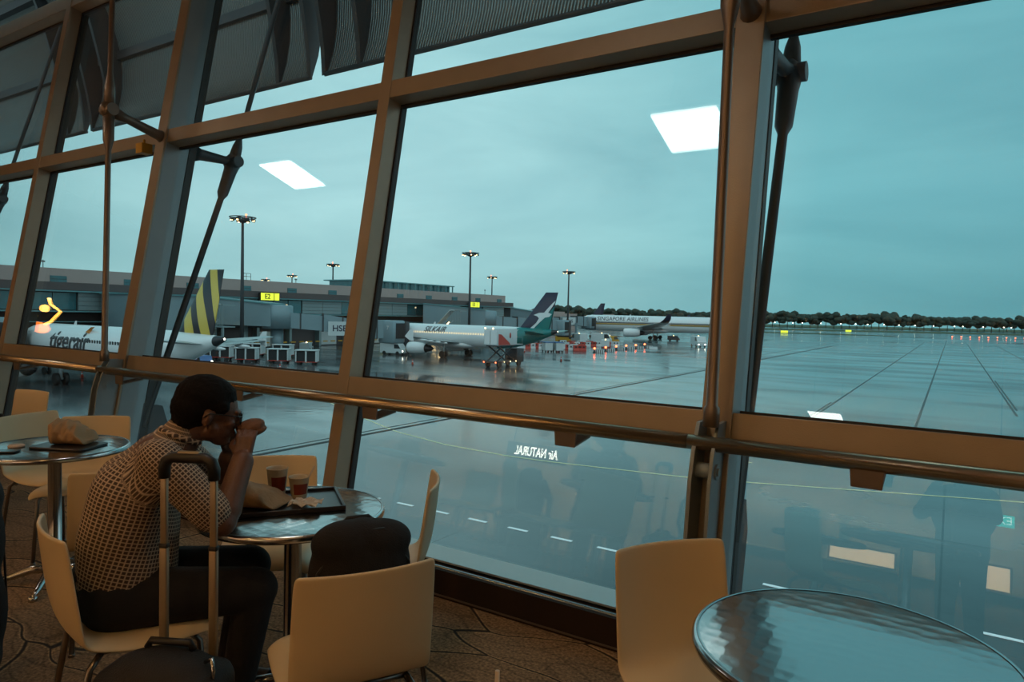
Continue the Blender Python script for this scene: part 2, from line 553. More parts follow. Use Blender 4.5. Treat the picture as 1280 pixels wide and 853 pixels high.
def make_tabletop():
    """swirl-embossed stainless steel"""
    m, n, l, p = new_mat('embossed_steel_tabletop')
    tc = n.new('ShaderNodeTexCoord')
    vo = n.new('ShaderNodeTexVoronoi'); vo.inputs['Scale'].default_value = 26; vo.inputs['Randomness'].default_value = .35
    l.new(tc.outputs['Object'], vo.inputs['Vector'])
    wv = n.new('ShaderNodeTexWave'); wv.wave_type = 'RINGS'; wv.inputs['Scale'].default_value = 6; wv.inputs['Distortion'].default_value = 5
    l.new(tc.outputs['Object'], wv.inputs['Vector'])
    ad = n.new('ShaderNodeMath'); ad.operation = 'ADD'
    l.new(vo.outputs['Distance'], ad.inputs[0]); l.new(wv.outputs['Fac'], ad.inputs[1])
    b = n.new('ShaderNodeBump'); b.inputs['Strength'].default_value = .16; b.inputs['Distance'].default_value = .004
    l.new(ad.outputs[0], b.inputs['Height']); l.new(b.outputs[0], p.inputs['Normal'])
    p.inputs['Base Color'].default_value = (.46, .47, .47, 1)
    p.inputs['Metallic'].default_value = 1
    p.inputs['Roughness'].default_value = .17
    return m


M['tabletop'] = make_tabletop()


def make_tiger():
    m, n, l, p = new_mat('yellow_and_black_striped_tail')
    tc = n.new('ShaderNodeTexCoord')
    mp = n.new('ShaderNodeMapping'); mp.inputs['Rotation'].default_value = (0, radians(-38), 0)
    mp.inputs['Scale'].default_value = (1, .1, .32)
    l.new(tc.outputs['Object'], mp.inputs[0])
    wv = n.new('ShaderNodeTexWave'); wv.bands_direction = 'X'
    wv.inputs['Scale'].default_value = .19; wv.inputs['Distortion'].default_value = 6.5
    wv.inputs['Detail'].default_value = 1.5; wv.inputs['Detail Scale'].default_value = 1.0
    l.new(mp.outputs[0], wv.inputs[0])
    rp = n.new('ShaderNodeValToRGB')
    rp.color_ramp.elements[0].position = .40; rp.color_ramp.elements[0].color = (.02, .016, .02, 1)
    rp.color_ramp.elements[1].position = .46; rp.color_ramp.elements[1].color = (.58, .41, .07, 1)
    l.new(wv.outputs['Fac'], rp.inputs[0])
    l.new(rp.outputs[0], p.inputs['Base Color'])
    p.inputs['Roughness'].default_value = .35
    return m


M['tiger'] = make_tiger()


def make_shade():
    """perforated sunshade sheet: lets part of the sky through"""
    m, n, l, p = new_mat('perforated_sunshade_sheet')
    out = [x for x in n if x.type == 'OUTPUT_MATERIAL'][0]
    p.inputs['Base Color'].default_value = (.12, .115, .105, 1)
    p.inputs['Roughness'].default_value = .6
    tc = n.new('ShaderNodeTexCoord')
    wv = n.new('ShaderNodeTexWave'); wv.bands_direction = 'X'; wv.inputs['Scale'].default_value = 9
    l.new(tc.outputs['Object'], wv.inputs[0])
    tr = n.new('ShaderNodeBsdfTransparent')
    mt = n.new('ShaderNodeMath'); mt.operation = 'MULTIPLY'; mt.inputs[1].default_value = .46
    l.new(wv.outputs['Fac'], mt.inputs[0])
    mx = n.new('ShaderNodeMixShader')
    l.new(mt.outputs[0], mx.inputs[0]); l.new(p.outputs[0], mx.inputs[1]); l.new(tr.outputs[0], mx.inputs[2])
    l.new(mx.outputs[0], out.inputs[0])
    return m


M['shade'] = make_shade()
# ================================================================== the hall: glass wall, floor, ceiling
WY = 3.0                       # foot of the glass wall
TILT = radians(10.1)           # it leans outwards
WM = Matrix.Translation((0, WY, 0)) @ Matrix.Rotation(-TILT, 4, 'X')   # local x along, y outward, z up the slope
GZ = -6.55                     # level of the apron below


def struct(o):
    o['kind'] = 'structure'
    return o


def wallbox(name, boxes, mats):
    b = MB()
    for q in boxes:
        lo, hi = q[0], q[1]
        b.box(lo, hi, q[2] if len(q) > 2 else 0, WM)
    return struct(b.build(name, mats, bevel=.004))


X0, X1 = -16.2, 5.0
ZT = 5.35      # top of the glass wall, along the slope
floor = MB(); floor.box((X0, -10, -.25), (X1, WY - .16, 0)); struct(floor.build('floor', M['carpet']))
M['wall'] = mat('warm_plaster_wall', (.50, .42, .34), .8, 0, .08, 3)
M['wall_shop'] = mat('warm_shop_wall', (.32, .22, .13), .7, 0, .08, 3)
M['ceil'] = mat('warm_brown_ceiling', (.34, .23, .15), .8, 0, .08, 3)
M['wall_side'] = mat('dark_brown_wall', (.12, .08, .055), .8, 0, .08, 3)
for nm, lo, hi in (('wall_back', (X0, -10.2, -.25), (X1, -10, 5.4)), ('wall_left', (X0 - .2, -10.2, -.25), (X0, 4.05, 5.4)),
                   ('wall_right', (X1, -10.2, -.25), (X1 + .2, 4.05, 5.4))):
    b = MB(); b.box(lo, hi); struct(b.build(nm, M['wall'] if nm == 'wall_back' else M['wall_side']))
b = MB(); b.box((X0, -10, 5.15), (X1, WY + .75, 5.35)); struct(b.build('ceiling', M['ceil']))

MULL = [-13.52, -8.42, -3.345, 1.75]
COLS = [-11.14, -6.02, -.90, 4.2]
tn = 1
for x in MULL:
    wallbox('trim_%d' % tn, [((x - .05, 0, .14), (x + .05, .125, ZT)), ((x - .062, .125, .14), (x + .062, .150, ZT), 1),
                             ((x - .03, .150, .14), (x + .03, .21, ZT), 1)], [M['bronze'], M['frame_dark']])
    tn += 1
for x in COLS:
    wallbox('trim_%d' % tn, [((x - .07, -.02, .0), (x + .07, .0, ZT), 0), ((x - .062, .0, .0), (x + .068, .22, ZT), 2),
                             ((x - .07, .22, .0), (x + .074, .29, ZT), 1)],
            [M['bronze'], M['frame_dark'], M['frame_sky_tone']])
    tn += 1
posts = sorted(MULL + COLS)
edges = [X0] + posts + [X1]


def transom(z0, z1, yd, zz=''):
    global tn
    for i in range(len(edges) - 1):
        a = edges[i] + (.05 if i else 0); c = edges[i + 1] - (.05 if i + 1 < len(edges) - 1 else 0)
        wallbox('trim_%d' % tn, [((a, .004, z0), (c, yd, z1)), ((a, yd, z0 - .018), (c, yd + .03, z1 + .018), 1)],
                [M['bronze'], M['frame_dark']])
        tn += 1


transom(.985, 1.105, .125)
transom(3.02, 3.145, .125)
transom(4.88, 5.06, .125)
# sill at the foot of the glass, and the dark plinth with its kick rail
wallbox('baseboard_front', [((X0, .004, .092), (X1, .134, .100), 1), ((X0, -.016, .078), (X1, .004, .090))], [M['sill'], M['frame_dark']])
b = MB(); b.prism([(.135, .170), (.0, .122), (.0, .112), (.135, .104)], X0, X1, 'x', 0, WM); struct(b.build('trim_%d' % tn, M['sill'])); tn += 1
b = MB(); b.box((X0, WY - .16, -.25), (X1, WY - .135, .150)); b.box((X0, WY - .135, -.25), (X1, WY + .02, .035)); b.box((X0, WY - .165, .012), (X1, WY - .16, .020), 1)
struct(b.build('trim_%d' % tn, [M['sill_dark'], M['rod']])); tn += 1

# glass: one double pane per opening
wn = 1
zs = [(.165, .985), (1.105, 3.02), (3.145, 4.88)]
for i in range(len(edges) - 1):
    a = edges[i] + (.05 if i else 0); c = edges[i + 1] - (.05 if i + 1 < len(edges) - 1 else 0)
    for z0, z1 in zs:
        b = MB(); b.box((a, .134, z0), (c, .150, z1), 0, WM)
        struct(b.build('window_%d' % wn, M['glass'])); wn += 1


def wp(x, y, z):
    return WM @ Vector((x, y, z))


# ------------------------------------------------------------------ handrail
def rail_y(z): return WY - .02
hr = empty('handrail', (-5.6, WY + .0, .955), 0, 'long brushed bronze tubular handrail running in front of the glass wall', 'handrail')
RZ = .962
RY = WY + .03
for a, c in ((X0 + .1, -11.2), (-11.196, -6.1), (-6.096, -.985), (-.981, X1 - .1)):
    b = MB(); b.tube([(a, RY, RZ), (c, RY, RZ)], .034, 20)
    o = b.build('rail_tube', M['rail'], hr); o.location = -Vector(hr.location)
for x in (-14.9, -12.6, -10.1, -7.6, -5.75, -4.2, -2.93, -1.60, -.26, 1.0, 2.2, 3.4):
    b = MB()
    b.prism([(x - .062, RZ - .02), (x + .062, RZ - .02), (x + .056, RZ - .098), (x - .056, RZ - .098)], RY - .022, RY - .012, 'y')
    b.prism([(RY - .022, RZ - .098), (RY + .155, RZ - .072), (RY + .155, RZ - .060), (RY - .015, RZ - .086)], x - .056, x + .056, 'x')
    o = b.build('rail_bracket', M['rod'], hr, bevel=.003); o.location = -Vector(hr.location)


# ------------------------------------------------------------------ tension trusses at the columns
def lump(b, c, r, mi=0):
    b.sphere(c, r, 16, 10, mi)


where = {-11.14: 'at the far left column of the glass wall', -6.02: 'at the second column, left of the seated man',
         -.90: 'at the wide column beside the right window', 4.2: 'at the column past the right edge'}
for x in COLS[:3]:
    foot = Vector((x + .02, WY + .02, 1.04)); kn = Vector((x + .02, 3.06 if x < -1 else 3.10, 3.14))
    t = empty('tension_rod_truss', foot, 0, 'brown steel tension rod inside the glass ' + where[x], 'truss', None)

    def put(bb, nm, mm):
        o = bb.build(nm, mm, t); o.location = -foot; return o
    b = MB(); b.tube([foot, foot + (kn - foot) * .04, foot + (kn - foot) * .045, kn - (kn - foot) * .16, kn - (kn - foot) * .12, kn],
                     [.036, .034, .025, .022, .042, .045], 14); put(b, 'lower_rod', M['rod'])
    top = Vector((x + .02, 3.12, 5.1))
    b = MB(); b.tube([kn, kn + (top - kn) * .10, kn + (top - kn) * .16, top], [.045, .04, .021, .021], 14); put(b, 'upper_rod', M['rod'])
    b = MB(); lump(b, kn, (.05, .075, .075)); b.tube([kn + Vector((-.07, 0, 0)), kn + Vector((.07, 0, 0))], .05, 18); put(b, 'knuckle', M['rod'])
    root = wp(x, .0, 3.07)
    b = MB(); b.tube([kn, kn.lerp(root, .3), kn.lerp(root, .9), root], [.06, .036, .045, .06], 14); put(b, 'strut', M['rod'])
    b = MB()
    pl = [(wp(x, .0, .02).y + .0, .02), (wp(x, -.02, .02).y - .13, .02), (wp(x, 0, .8).y - .19, .80), (wp(x, 0, .9).y - .17, .93),
          (wp(x, 0, 1.04).y - .13, 1.05), (wp(x, 0, 1.04).y, 1.05)]
    b.prism([(p[0], p[1]) for p in pl], x - .055, x - .038, 'x'); b.prism([(p[0], p[1]) for p in pl], x + .032, x + .048, 'x')
    b.tube([(x - .062, 3.03, .84), (x + .055, 3.03, .84)], .035, 20)
    b.tube([(x - .068, 3.03, .84), (x + .062, 3.03, .84)], .018, 16)
    put(b, 'foot_plate', M['frame_sky_tone'])
    # outside half
    t2 = empty('outer_rod_truss', (x, 4.2, 2.9), 0, 'dark steel tension rod outside the glass ' + where[x], 'truss', None)
    off = Vector((x, 4.2, 2.9))

    def put2(bb, nm):
        o = bb.build(nm, M['rod_out'], t2); o.location = -off; return o
    kn2 = Vector((x + .055, 4.215, 2.93)); low = Vector((x + .055, 3.33, .45))
    b = MB(); b.tube([kn2, kn2.lerp(low, .04), kn2.lerp(low, .13), kn2.lerp(low, .15), low], [.075, .06, .05, .028, .028], 12); put2(b, 'lower_rod')
    topp = Vector((x + .055, 5.0, 5.6))
    b = MB(); b.tube([kn2, kn2.lerp(topp, .06), kn2.lerp(topp, .09), topp], [.06, .045, .024, .024], 12); put2(b, 'upper_rod')
    b = MB(); lump(b, kn2, (.06, .08, .085)); b.tube([kn2 + Vector((-.09, 0, 0)), kn2 + Vector((.09, 0, 0))], .055, 16); put2(b, 'knuckle')
    r2 = wp(x, .33, 3.05)
    b = MB(); b.tube([kn2, kn2.lerp(r2, .25), kn2.lerp(r2, .9), r2], [.06, .04, .055, .07], 12); put2(b, 'strut')
    b = MB(); b.prism([(low.y - .16, -.2), (low.y + .10, .0), (low.y + .22, .45), (low.y + .17, .62), (low.y, .66)], x - .02, x + .07, 'x'); put2(b, 'foot_plate')
    # little amber spotlight clamp under the upper transom
    if x == -6.02:
        c = wp(x - .22, -.03, 2.97)
        b = MB(); b.box((-.05, -.05, -.04), (.05, .05, .05)); b.tube([(0, 0, .04), (0, 0, .09)], .01)
        cl = b.build('spotlight_clamp', M['gse_yellow'], None, .004, c); tag(cl, 'small amber bracket box under the upper transom left of the second column', 'bracket')

# ------------------------------------------------------------------ outside sunshades
AW = [(-16.4, -11.45), (-11.25, -6.36), (-6.12, -1.24), (-1.0, 4.0)]
prof = []
for k in range(13):
    a = k / 12
    # curved section: hangs down at the outer edge, sweeps up and inwards overhead
    ang = radians(-22 + 100 * a)
    prof.append((5.5 - 1.95 * (1 - cos(ang)) / 1.0 + 1.95 * (1 - cos(radians(-22))), 4.19 + 1.95 * (sin(ang) - sin(radians(-22)))))
lab = ['leftmost', 'over the left bay of the glass wall', 'over the middle bay', 'over the right bay']
for i, (a, c) in enumerate(AW):
    t = empty('sunshade_awning', (a, 5.5, 4.19), 0, 'curved perforated grey sunshade outside the glass, ' + lab[i], 'awning')
    off = Vector((a, 5.5, 4.19))

    def put3(bb, nm, mm):
        o = bb.build(nm, mm, t, recalc=False); o.location = -off; return o
    b = MB()
    rings = [[(a, y, z) for y, z in prof], [(c, y, z) for y, z in prof]]
    b.loft(rings, 0, True, False, False)
    o = put3(b, 'perforated_sheet', M['shade'])
    md = o.modifiers.new('thick', 'SOLIDIFY'); md.thickness = .01
    b = MB(); b.tube([(a, 5.5, 4.19), (c, 5.5, 4.19)], .028, 8); put3(b, 'edge_tube', M['rod_out'])
    for k in (4, 8):
        b = MB(); y, z = prof[k]; b.box((a, y - .05, z - .13), (c, y + .05, z - .01)); put3(b, 'purlin', M['rod_out'])
    for xx in (a, a + .55, c - .55, c):
        inner = [(y - .02 - .32 * sin(pi * min(1, k / 9)), z - .02 + .0 * k) for k, (y, z) in enumerate(prof[:10])]
        b = MB(); b.prism(prof[:10] + inner[::-1], xx - .03, xx + .03, 'x'); put3(b, 'rib', M['rod_out'])

# ------------------------------------------------------------------ pendant light panels, signs behind the camera
labs = ['hanging white square light panel nearest the wide column', 'hanging white square light panel left of the seated man',
        'hanging white square light panel over the rear of the hall', 'hanging white light panel on the right of the hall rear']
for i, (x, y, z) in enumerate([(-2.02, 1.5, 4.0), (-7.2, 1.62, 4.0), (-2.0, -7.6, 3.6)]):
    t = empty('pendant_light', (x, y, z), 0, labs[i], 'light')
    b = MB(); b.rbox((-.33, -.34, .0), (.33, .34, .05), .03); b.build('housing', M['gse_white'], t)
    b = MB(); b.rbox((-.29, -.30, -.012), (.29, .30, -.001), .02); b.build('diffuser', M['panel_light'], t)
    for sx in (-.25, .25):
        b = MB(); b.tube([(sx, 0, .04), (sx, 0, 5.15 - z)], .004, 6); b.build('suspension_wire', M['mast'], t)

ex = empty('exit_sign', (.80, -8, 2.15), 0, 'green lit exit sign hanging at the rear of the hall', 'sign')
b = MB(); b.rbox((-.22, -.04, -.10), (.22, .0, .10), .01); b.build('sign_box', M['exit'], ex)
o = text_mesh('EXIT', .19, M['exit_letters'], 'lettering', .002); o.parent = ex; o.rotation_euler = (pi / 2, 0, pi); o.location = (0, .006, 0)
b = MB(); b.tube([(0, -.02, .1), (0, -.02, 3.0)], .01, 8); b.build('sign_rod', M['mast'], ex)
sg = empty('shop_sign', (-8.4, -8, 2.12), 0, 'white lit lettering sign over the juice shop', 'sign')
b = MB(); b.box((-.85, -.06, -.2), (.85, -.01, .2)); b.build('sign_board', M['wall_side'], sg)
o = text_mesh('Air NATURAL', .32, M['sign_white'], 'lettering', .004, .1, bold=.004); o.parent = sg; o.rotation_euler = (pi / 2, 0, pi); o.scale = (.62, 1, 1)
b = MB(); b.tube([(-.7, -.03, .2), (-.7, -.03, 3.02)], .01, 8); b.tube([(.7, -.03, .2), (.7, -.03, 3.02)], .01, 8); b.build('sign_rod', M['mast'], sg)
bd = empty('lit_emblem_sign', (-14.0, .9, 2.2), radians(-60), 'golden lit emblem sign hanging far down the hall', 'sign')
b = MB()
b.tube([(-.22, 0, -.30), (-.12, 0, -.05), (-.16, 0, .12), (-.26, 0, .2)], [.04, .03, .02, .01], 8)
b.tube([(-.05, 0, .32), (.02, 0, .22), (.20, 0, .14), (.12, 0, -.08), (.02, 0, -.2)], [.02, .02, .018, .018, .02], 8)
b.sphere((-.05, 0, .12), (.07, .03, .07))
b.build('gold_outline', M['gold_lit'], bd)
b = MB(); b.sphere((-.02, 0, -.24), (.17, .03, .10)); b.build('orange_base', M['gold_lit2'], bd)
b = MB(); b.tube([(0, 0, .3), (0, 0, 2.95)], .008, 6); b.build('sign_rod', M['mast'], bd)

# shop at the back of the hall, seen only as a reflection in the glass
cnt = empty('shop_counter', (1.6, -8.6, 0), 0, 'long brown shop counter at the rear of the hall', 'counter')
b = MB(); b.rbox((-6, -.35, 0), (3, .35, .95), .03); b.build('counter_body', M['wall_shop'], cnt)
b = MB(); b.rbox((-6.1, -.42, .95), (3.1, .42, 1.0), .03); b.build('counter_top', M['paper_white'], cnt)
for i, (x, w, h) in enumerate([(-2.6, .35, .8), (-1.4, 1.2, .28), (.75, .7, .5), (2.4, 1.3, .3)]):
    t = empty('menu_board', (x, -9.9, 1.25), 0, ['first', 'second', 'third', 'fourth'][i] + ' warm lit menu board from the left on the rear wall', 'board')
    b = MB(); b.box((-w / 2 - .04, -.1, -h / 2 - .04), (w / 2 + .04, .0, h / 2 + .04)); b.build('board_frame', M['wall_side'], t)
    b = MB(); b.box((-w / 2, .0, -h / 2), (w / 2, .012, h / 2)); b.build('lit_face', M['warm_board'], t)
# ================================================================== cafe furniture
def chair_shell():
    """moulded one-piece shell: curved back flowing into the seat, rolled edges"""
    path = [(-.262, .800, .196, .034), (-.258, .785, .203, .036), (-.250, .70, .205, .040), (-.238, .60, .207, .042), (-.224, .53, .208, .038),
            (-.205, .475, .209, .026), (-.175, .447, .210, .010), (-.12, .440, .212, -.010), (-.02, .436, .214, -.030),
            (.08, .440, .214, -.038), (.16, .448, .212, -.040), (.205, .445, .208, -.040), (.228, .430, .202, -.034), (.236, .405, .196, -.026)]
    NX = 15
    rows = []
    for (y, z, w, d) in path:
        row = []
        for i in range(NX):
            u = -1 + 2 * i / (NX - 1)
            e = abs(u) ** 2.2 if d > 0 else abs(u) ** 7
            dy, dz = 0, 0
            if d > 0: dy = d * e
            else: dz = d * e
            row.append((u * w, y + dy, z + dz))
        rows.append(row)
    b = MB()
    b.loft(rows, 0, True, False, False)
    return b


def make_chair(name, label):
    t = empty(name, (0, 0, 0), 0, label, 'chair')
    o = chair_shell().build('seat_shell', M['chair'], t, recalc=True)
    s = o.modifiers.new('thick', 'SOLIDIFY'); s.thickness = .014; s.offset = 0
    s = o.modifiers.new('round', 'SUBSURF'); s.levels = 1; s.render_levels = 2
    for sx in (-1, 1):
        b = MB(); b.tube([(sx * .15, .13, .41), (sx * .175, .17, .37), (sx * .19, .20, .012)], .011, 10); b.tube([(sx * .19, .20, .014), (sx * .19, .20, 0)], .014, 10)
        b.build('leg', M['leg'], t)
        b = MB(); b.tube([(sx * .15, -.12, .41), (sx * .175, -.16, .37), (sx * .19, -.22, .012)], .011, 10); b.tube([(sx * .19, -.22, .014), (sx * .19, -.22, 0)], .014, 10)
        b.build('leg', M['leg'], t)
    b = MB()
    b.tube([(-.15, .13, .408), (.15, .13, .408)], .010, 8); b.tube([(-.15, -.12, .408), (.15, -.12, .408)], .010, 8)
    b.tube([(-.15, .13, .408), (-.15, -.12, .408)], .010, 8); b.tube([(.15, .13, .408), (.15, -.12, .408)], .010, 8)
    b.build('seat_frame', M['leg'], t)
    return t


def place(o, back_c, face):
    """put a chair by the middle of its backrest top and the way it faces"""
    f = Vector((face[0], face[1], 0)).normalized()
    a = atan2(f.y, f.x) - pi / 2
    p = Vector((back_c[0], back_c[1], 0)) + f * .235
    o.location = (p.x, p.y, 0); o.rotation_euler = (0, 0, a)
    return o


CH = [  # back centre, facing, label
    ((-1.345, 1.388), (-.866, .50), "cream chair in the foreground holding the black backpack, its back towards the viewer"),
    ((-1.86, 2.30), (-.80, -.62), "cream chair seen edge-on by the glass, right of the seated man's table"),
    ((-2.75, 2.18), (.70, -.70), "cream chair behind the paper cups, facing the seated man's table"),
    ((-2.42, 1.05), (.26, .96), "cream chair the man in the checked shirt sits on"),
    ((-3.03, 1.60), (-.88, .47), "cream chair directly behind the seated man's back, turned away towards the left table"),
    ((-4.60, 2.27), (.70, -.70), "pale cream chair behind the left table, against the glass"),
    ((-5.02, 2.05), (.97, .25), "greyish shaded chair at the far left side of the left table"),
    ((-.73, 2.10), (.80, -.60), "cream chair beside the large round table at lower right, next to the column"),
    ((-6.32, 2.62), (.2, -.98), "cream chair furthest away at the left edge, beyond the left table"),
    ((-4.0, .60), (-.05, 1), "cream chair on the near side of the left table"),
]
base_chair = None
CHO = []
for c, f_, lb in CH:
    if base_chair is None:
        base_chair = make_chair('cafe_chair', lb); o = base_chair
    else:
        o = copy_tree(base_chair)
    o['label'] = lb; o['group'] = 'cream moulded cafe chairs'
    place(o, c, f_)
    CHO.append(o)


def make_table(R, label, loc):
    t = empty('cafe_table', loc, 0, label, 'table')
    b = MB()
    b.lathe([(.001, .722), (R - .02, .722), (R - .004, .724), (R, .730), (R, .738), (R - .003, .742), (R - .012, .7435), (.001, .7435)], 72, sm=True)
    b.build('tabletop', M['tabletop'], t)
    b = MB(); b.lathe([(R - .004, .716), (R + .004, .718), (R + .007, .728), (R + .006, .738), (R + .001, .744), (R - .004, .7452), (R - .007, .7440)], 72, caps=False)
    b.build('rim', M['chrome'], t)
    b = MB(); b.lathe([(.14, .722), (.14, .712), (.045, .705), (.033, .69), (.033, .06), (.055, .045), (.055, .03)], 28)
    b.build('pole', M['chrome'], t)
    for k in range(4):
        a = pi / 4 + k * pi / 2
        b = MB(); d = Vector((cos(a), sin(a), 0))
        b.tube([d * .03 + Vector((0, 0, .075)), d * .12 + Vector((0, 0, .07)), d * (R - .14) + Vector((0, 0, .035)), d * (R - .08) + Vector((0, 0, .022))], [.024, .022, .017, .012], 12)
        b.tube([d * (R - .09) + Vector((0, 0, .022)), d * (R - .09)], .02, 12)
        b.build('foot', M['chrome'], t)
    return t


T1 = make_table(.345, "round steel cafe table in front of the seated man, with tray and cups", (-2.125, 1.775, 0))
T2 = make_table(.355, "empty round steel cafe table in the lower right foreground", (-.175, 1.79, 0))
T3 = make_table(.355, "round steel cafe table at left with a crumpled paper bag on a tray", (-4.07, 1.79, 0))
T4 = make_table(.345, "round steel cafe table furthest left, cut by the left edge", (-5.98, 1.78, 0))
T5 = make_table(.33, "round steel cafe table just below the frame, with a straw cup", (-.80, .73, 0))


def cup(name, loc, label, h=.105, r0=.028, r1=.041, straw=None):
    t = empty(name, loc, 0, label, 'cup')
    b = MB(); b.lathe([(r0, 0), (r0 + .001, .004), (r1, h), (r1 + .0025, h + .002), (r1 + .0015, h + .005), (r1 - .001, h + .003),
                       (r1 - .002, h - .004), (r0 - .001, .008), (.001, .008)], 32)
    b.build('cup_body', M['cup'], t)
    b = MB()
    a0, a1 = radians(-75), radians(20)
    rr = [[((r0 + (r1 - r0) * z / h + .0007) * cos(a0 + (a1 - a0) * k / 10), (r0 + (r1 - r0) * z / h + .0007) * sin(a0 + (a1 - a0) * k / 10), z) for k in range(11)] for z in (h * .22, h * .75)]
    b.loft(rr, 0, True, False, False); b.build('red_print', M['cup_red'], t)
    if straw:
        b = MB(); b.tube([(0, 0, .01), straw], .0040, 8); b.build('stirrer', M['paper_white'], t)
    return t


TZ = .7445
# dinner tray with the paper bag, cups and napkin
tr = empty('serving_tray', (-2.20, 1.80, TZ), radians(54), 'dark brown serving tray on the seated man\'s table', 'tray')
b = MB(); b.rbox((-.21, -.15, .0), (.21, .15, .006), .03)
for (x0, y0, x1, y1) in ((-.215, -.155, .215, -.143), (-.215, .143, .215, .155), (-.215, -.15, -.203, .15), (.203, -.15, .215, .15)):
    b.rbox((x0, y0, 0), (x1, y1, .017), .004)
b.build('tray_body', M['tray'], tr)


def crumple_bag(name, loc, rz, size, label, seed, m='paper', rg=1.):
    rr = random.Random(seed)
    L, Wd, H = size
    nL, nW = 15, 16
    rings = []
    for i in range(nL):
        u = i / (nL - 1)
        sh = (1 - .88 * u ** 3.0)               # flattens towards the open mouth
        ring = []
        for j in range(nW):
            a = 2 * pi * j / nW
            c_, s_ = cos(a), sin(a)
            sq = (abs(c_) ** 4 + abs(s_) ** 4) ** -.25
            jx = 0 if i == 0 else rr.uniform(-.007, .007) * rg
            ring.append((-L / 2 + u * L + rr.uniform(-.005, .005) + .01 * s_ * (i == nL - 1), Wd / 2 * c_ * sq * (1 + .12 * u) + jx,
                         max(.001, H / 2 * sh + H / 2 * sh * s_ * sq + (rr.uniform(-.007, .009) * rg if s_ > -.3 else 0))))
        rings.append(ring)
    b = MB(); b.loft(rings, 0, False, True)
    o = b.build(name, M[m], None, 0, loc)
    o.rotation_euler = (0, 0, rz)
    o.modifiers.new('s', 'SUBSURF').levels = 1
    return tag(o, label, 'bag')


crumple_bag('paper_bag', (-2.275, 1.70, TZ + .007), radians(24), (.27, .15, .085), 'folded brown paper food bag lying on the serving tray', 3)
cup('paper_cup', (-2.30, 1.839, TZ + .007), 'tall cream paper cup with red print, left of the two on the tray', .112, .030, .042)
cup('paper_cup', (-2.212, 1.876, TZ + .007), 'short paper cup with red print and a stirrer, right of the two on the tray', .082, .030, .040, (.055, .03, .13))
rr = random.Random(5)
b = MB()
g = [[(-.055 + .11 * i / 6, -.045 + .09 * j / 6, .006 + .016 * abs(sin(i * 1.1 + j * .7)) + rr.uniform(0, .006)) for j in range(7)] for i in range(7)]
b.loft(g, 0, False, False, False)
o = b.build('paper_napkin', M['paper_white'], None, 0, (-2.07, 1.79, TZ + .012)); o.rotation_euler = (0, 0, .5)
o.modifiers.new('t', 'SOLIDIFY').thickness = .002
tag(o, 'crumpled cream paper napkin at the right end of the tray', 'napkin')
# left table
t = empty('serving_tray', (-4.0, 1.83, TZ), radians(25), 'dark brown tray under the crumpled paper on the left table', 'tray')
b = MB(); b.rbox((-.16, -.11, 0), (.16, .11, .012), .03); b.build('tray_body', M['tray'], t)
crumple_bag('paper_bag', (-4.02, 1.86, TZ + .013), radians(40), (.20, .16, .12), 'crumpled brown paper bag on the left table', 11, 'paper', 2.6)
b = MB(); b.lathe([(.001, 0), (.038, 0), (.040, .006), (.034, .012), (.001, .013)], 28)
tag(b.build('cup_lid', M['paper_white'], None, 0, (-4.20, 1.66, TZ)), 'small round white cup lid on the left table', 'lid')
b = MB(); b.rbox((-.075, -.036, 0), (.075, .036, .009), .01, 0); b.box((-.068, -.031, .009), (.068, .031, .0094), 1)
o = b.build('mobile_phone', [M['blackpl'], M['window_dark']], None, 0, (-4.10, 1.555, TZ)); o.rotation_euler = (0, 0, .72)
tag(o, 'black mobile phone lying on the left table', 'phone')
# straw cup on the table below the frame
cup('paper_cup', (-.603, .922, TZ), 'white paper cup with an upright white drinking straw at the bottom edge', .095, .028, .038, (-.005, .007, .187))


# ------------------------------------------------------------------ soft bags (remeshed lumps)
def remesh(b, name, mats, voxel, smooth=6, parent=None, loc=None):
    tmp = b.build(name, mats, None)
    md = tmp.modifiers.new('r', 'REMESH'); md.mode = 'VOXEL'; md.voxel_size = voxel; md.use_smooth_shade = True
    sm = tmp.modifiers.new('s', 'SMOOTH'); sm.factor = .5; sm.iterations = smooth
    bpy.context.view_layer.update()
    dg = bpy.context.evaluated_depsgraph_get()
    me = bpy.data.meshes.new_from_object(tmp.evaluated_get(dg))
    bpy.data.objects.remove(tmp)
    me.name = name
    for p in me.polygons: p.use_smooth = True
    o = bpy.data.objects.new(name, me); COL.objects.link(o)
    if not me.materials: me.materials.append(mats)
    if parent is not None: o.parent = parent
    if loc is not None: o.location = loc
    return o


def ell(b, c, r, rot=None):
    Mx = Matrix.Translation(c) @ (Euler(rot).to_matrix().to_4x4() if rot else Matrix.Identity(4))
    b.sphere((0, 0, 0), r, 20, 14, 0, Mx)


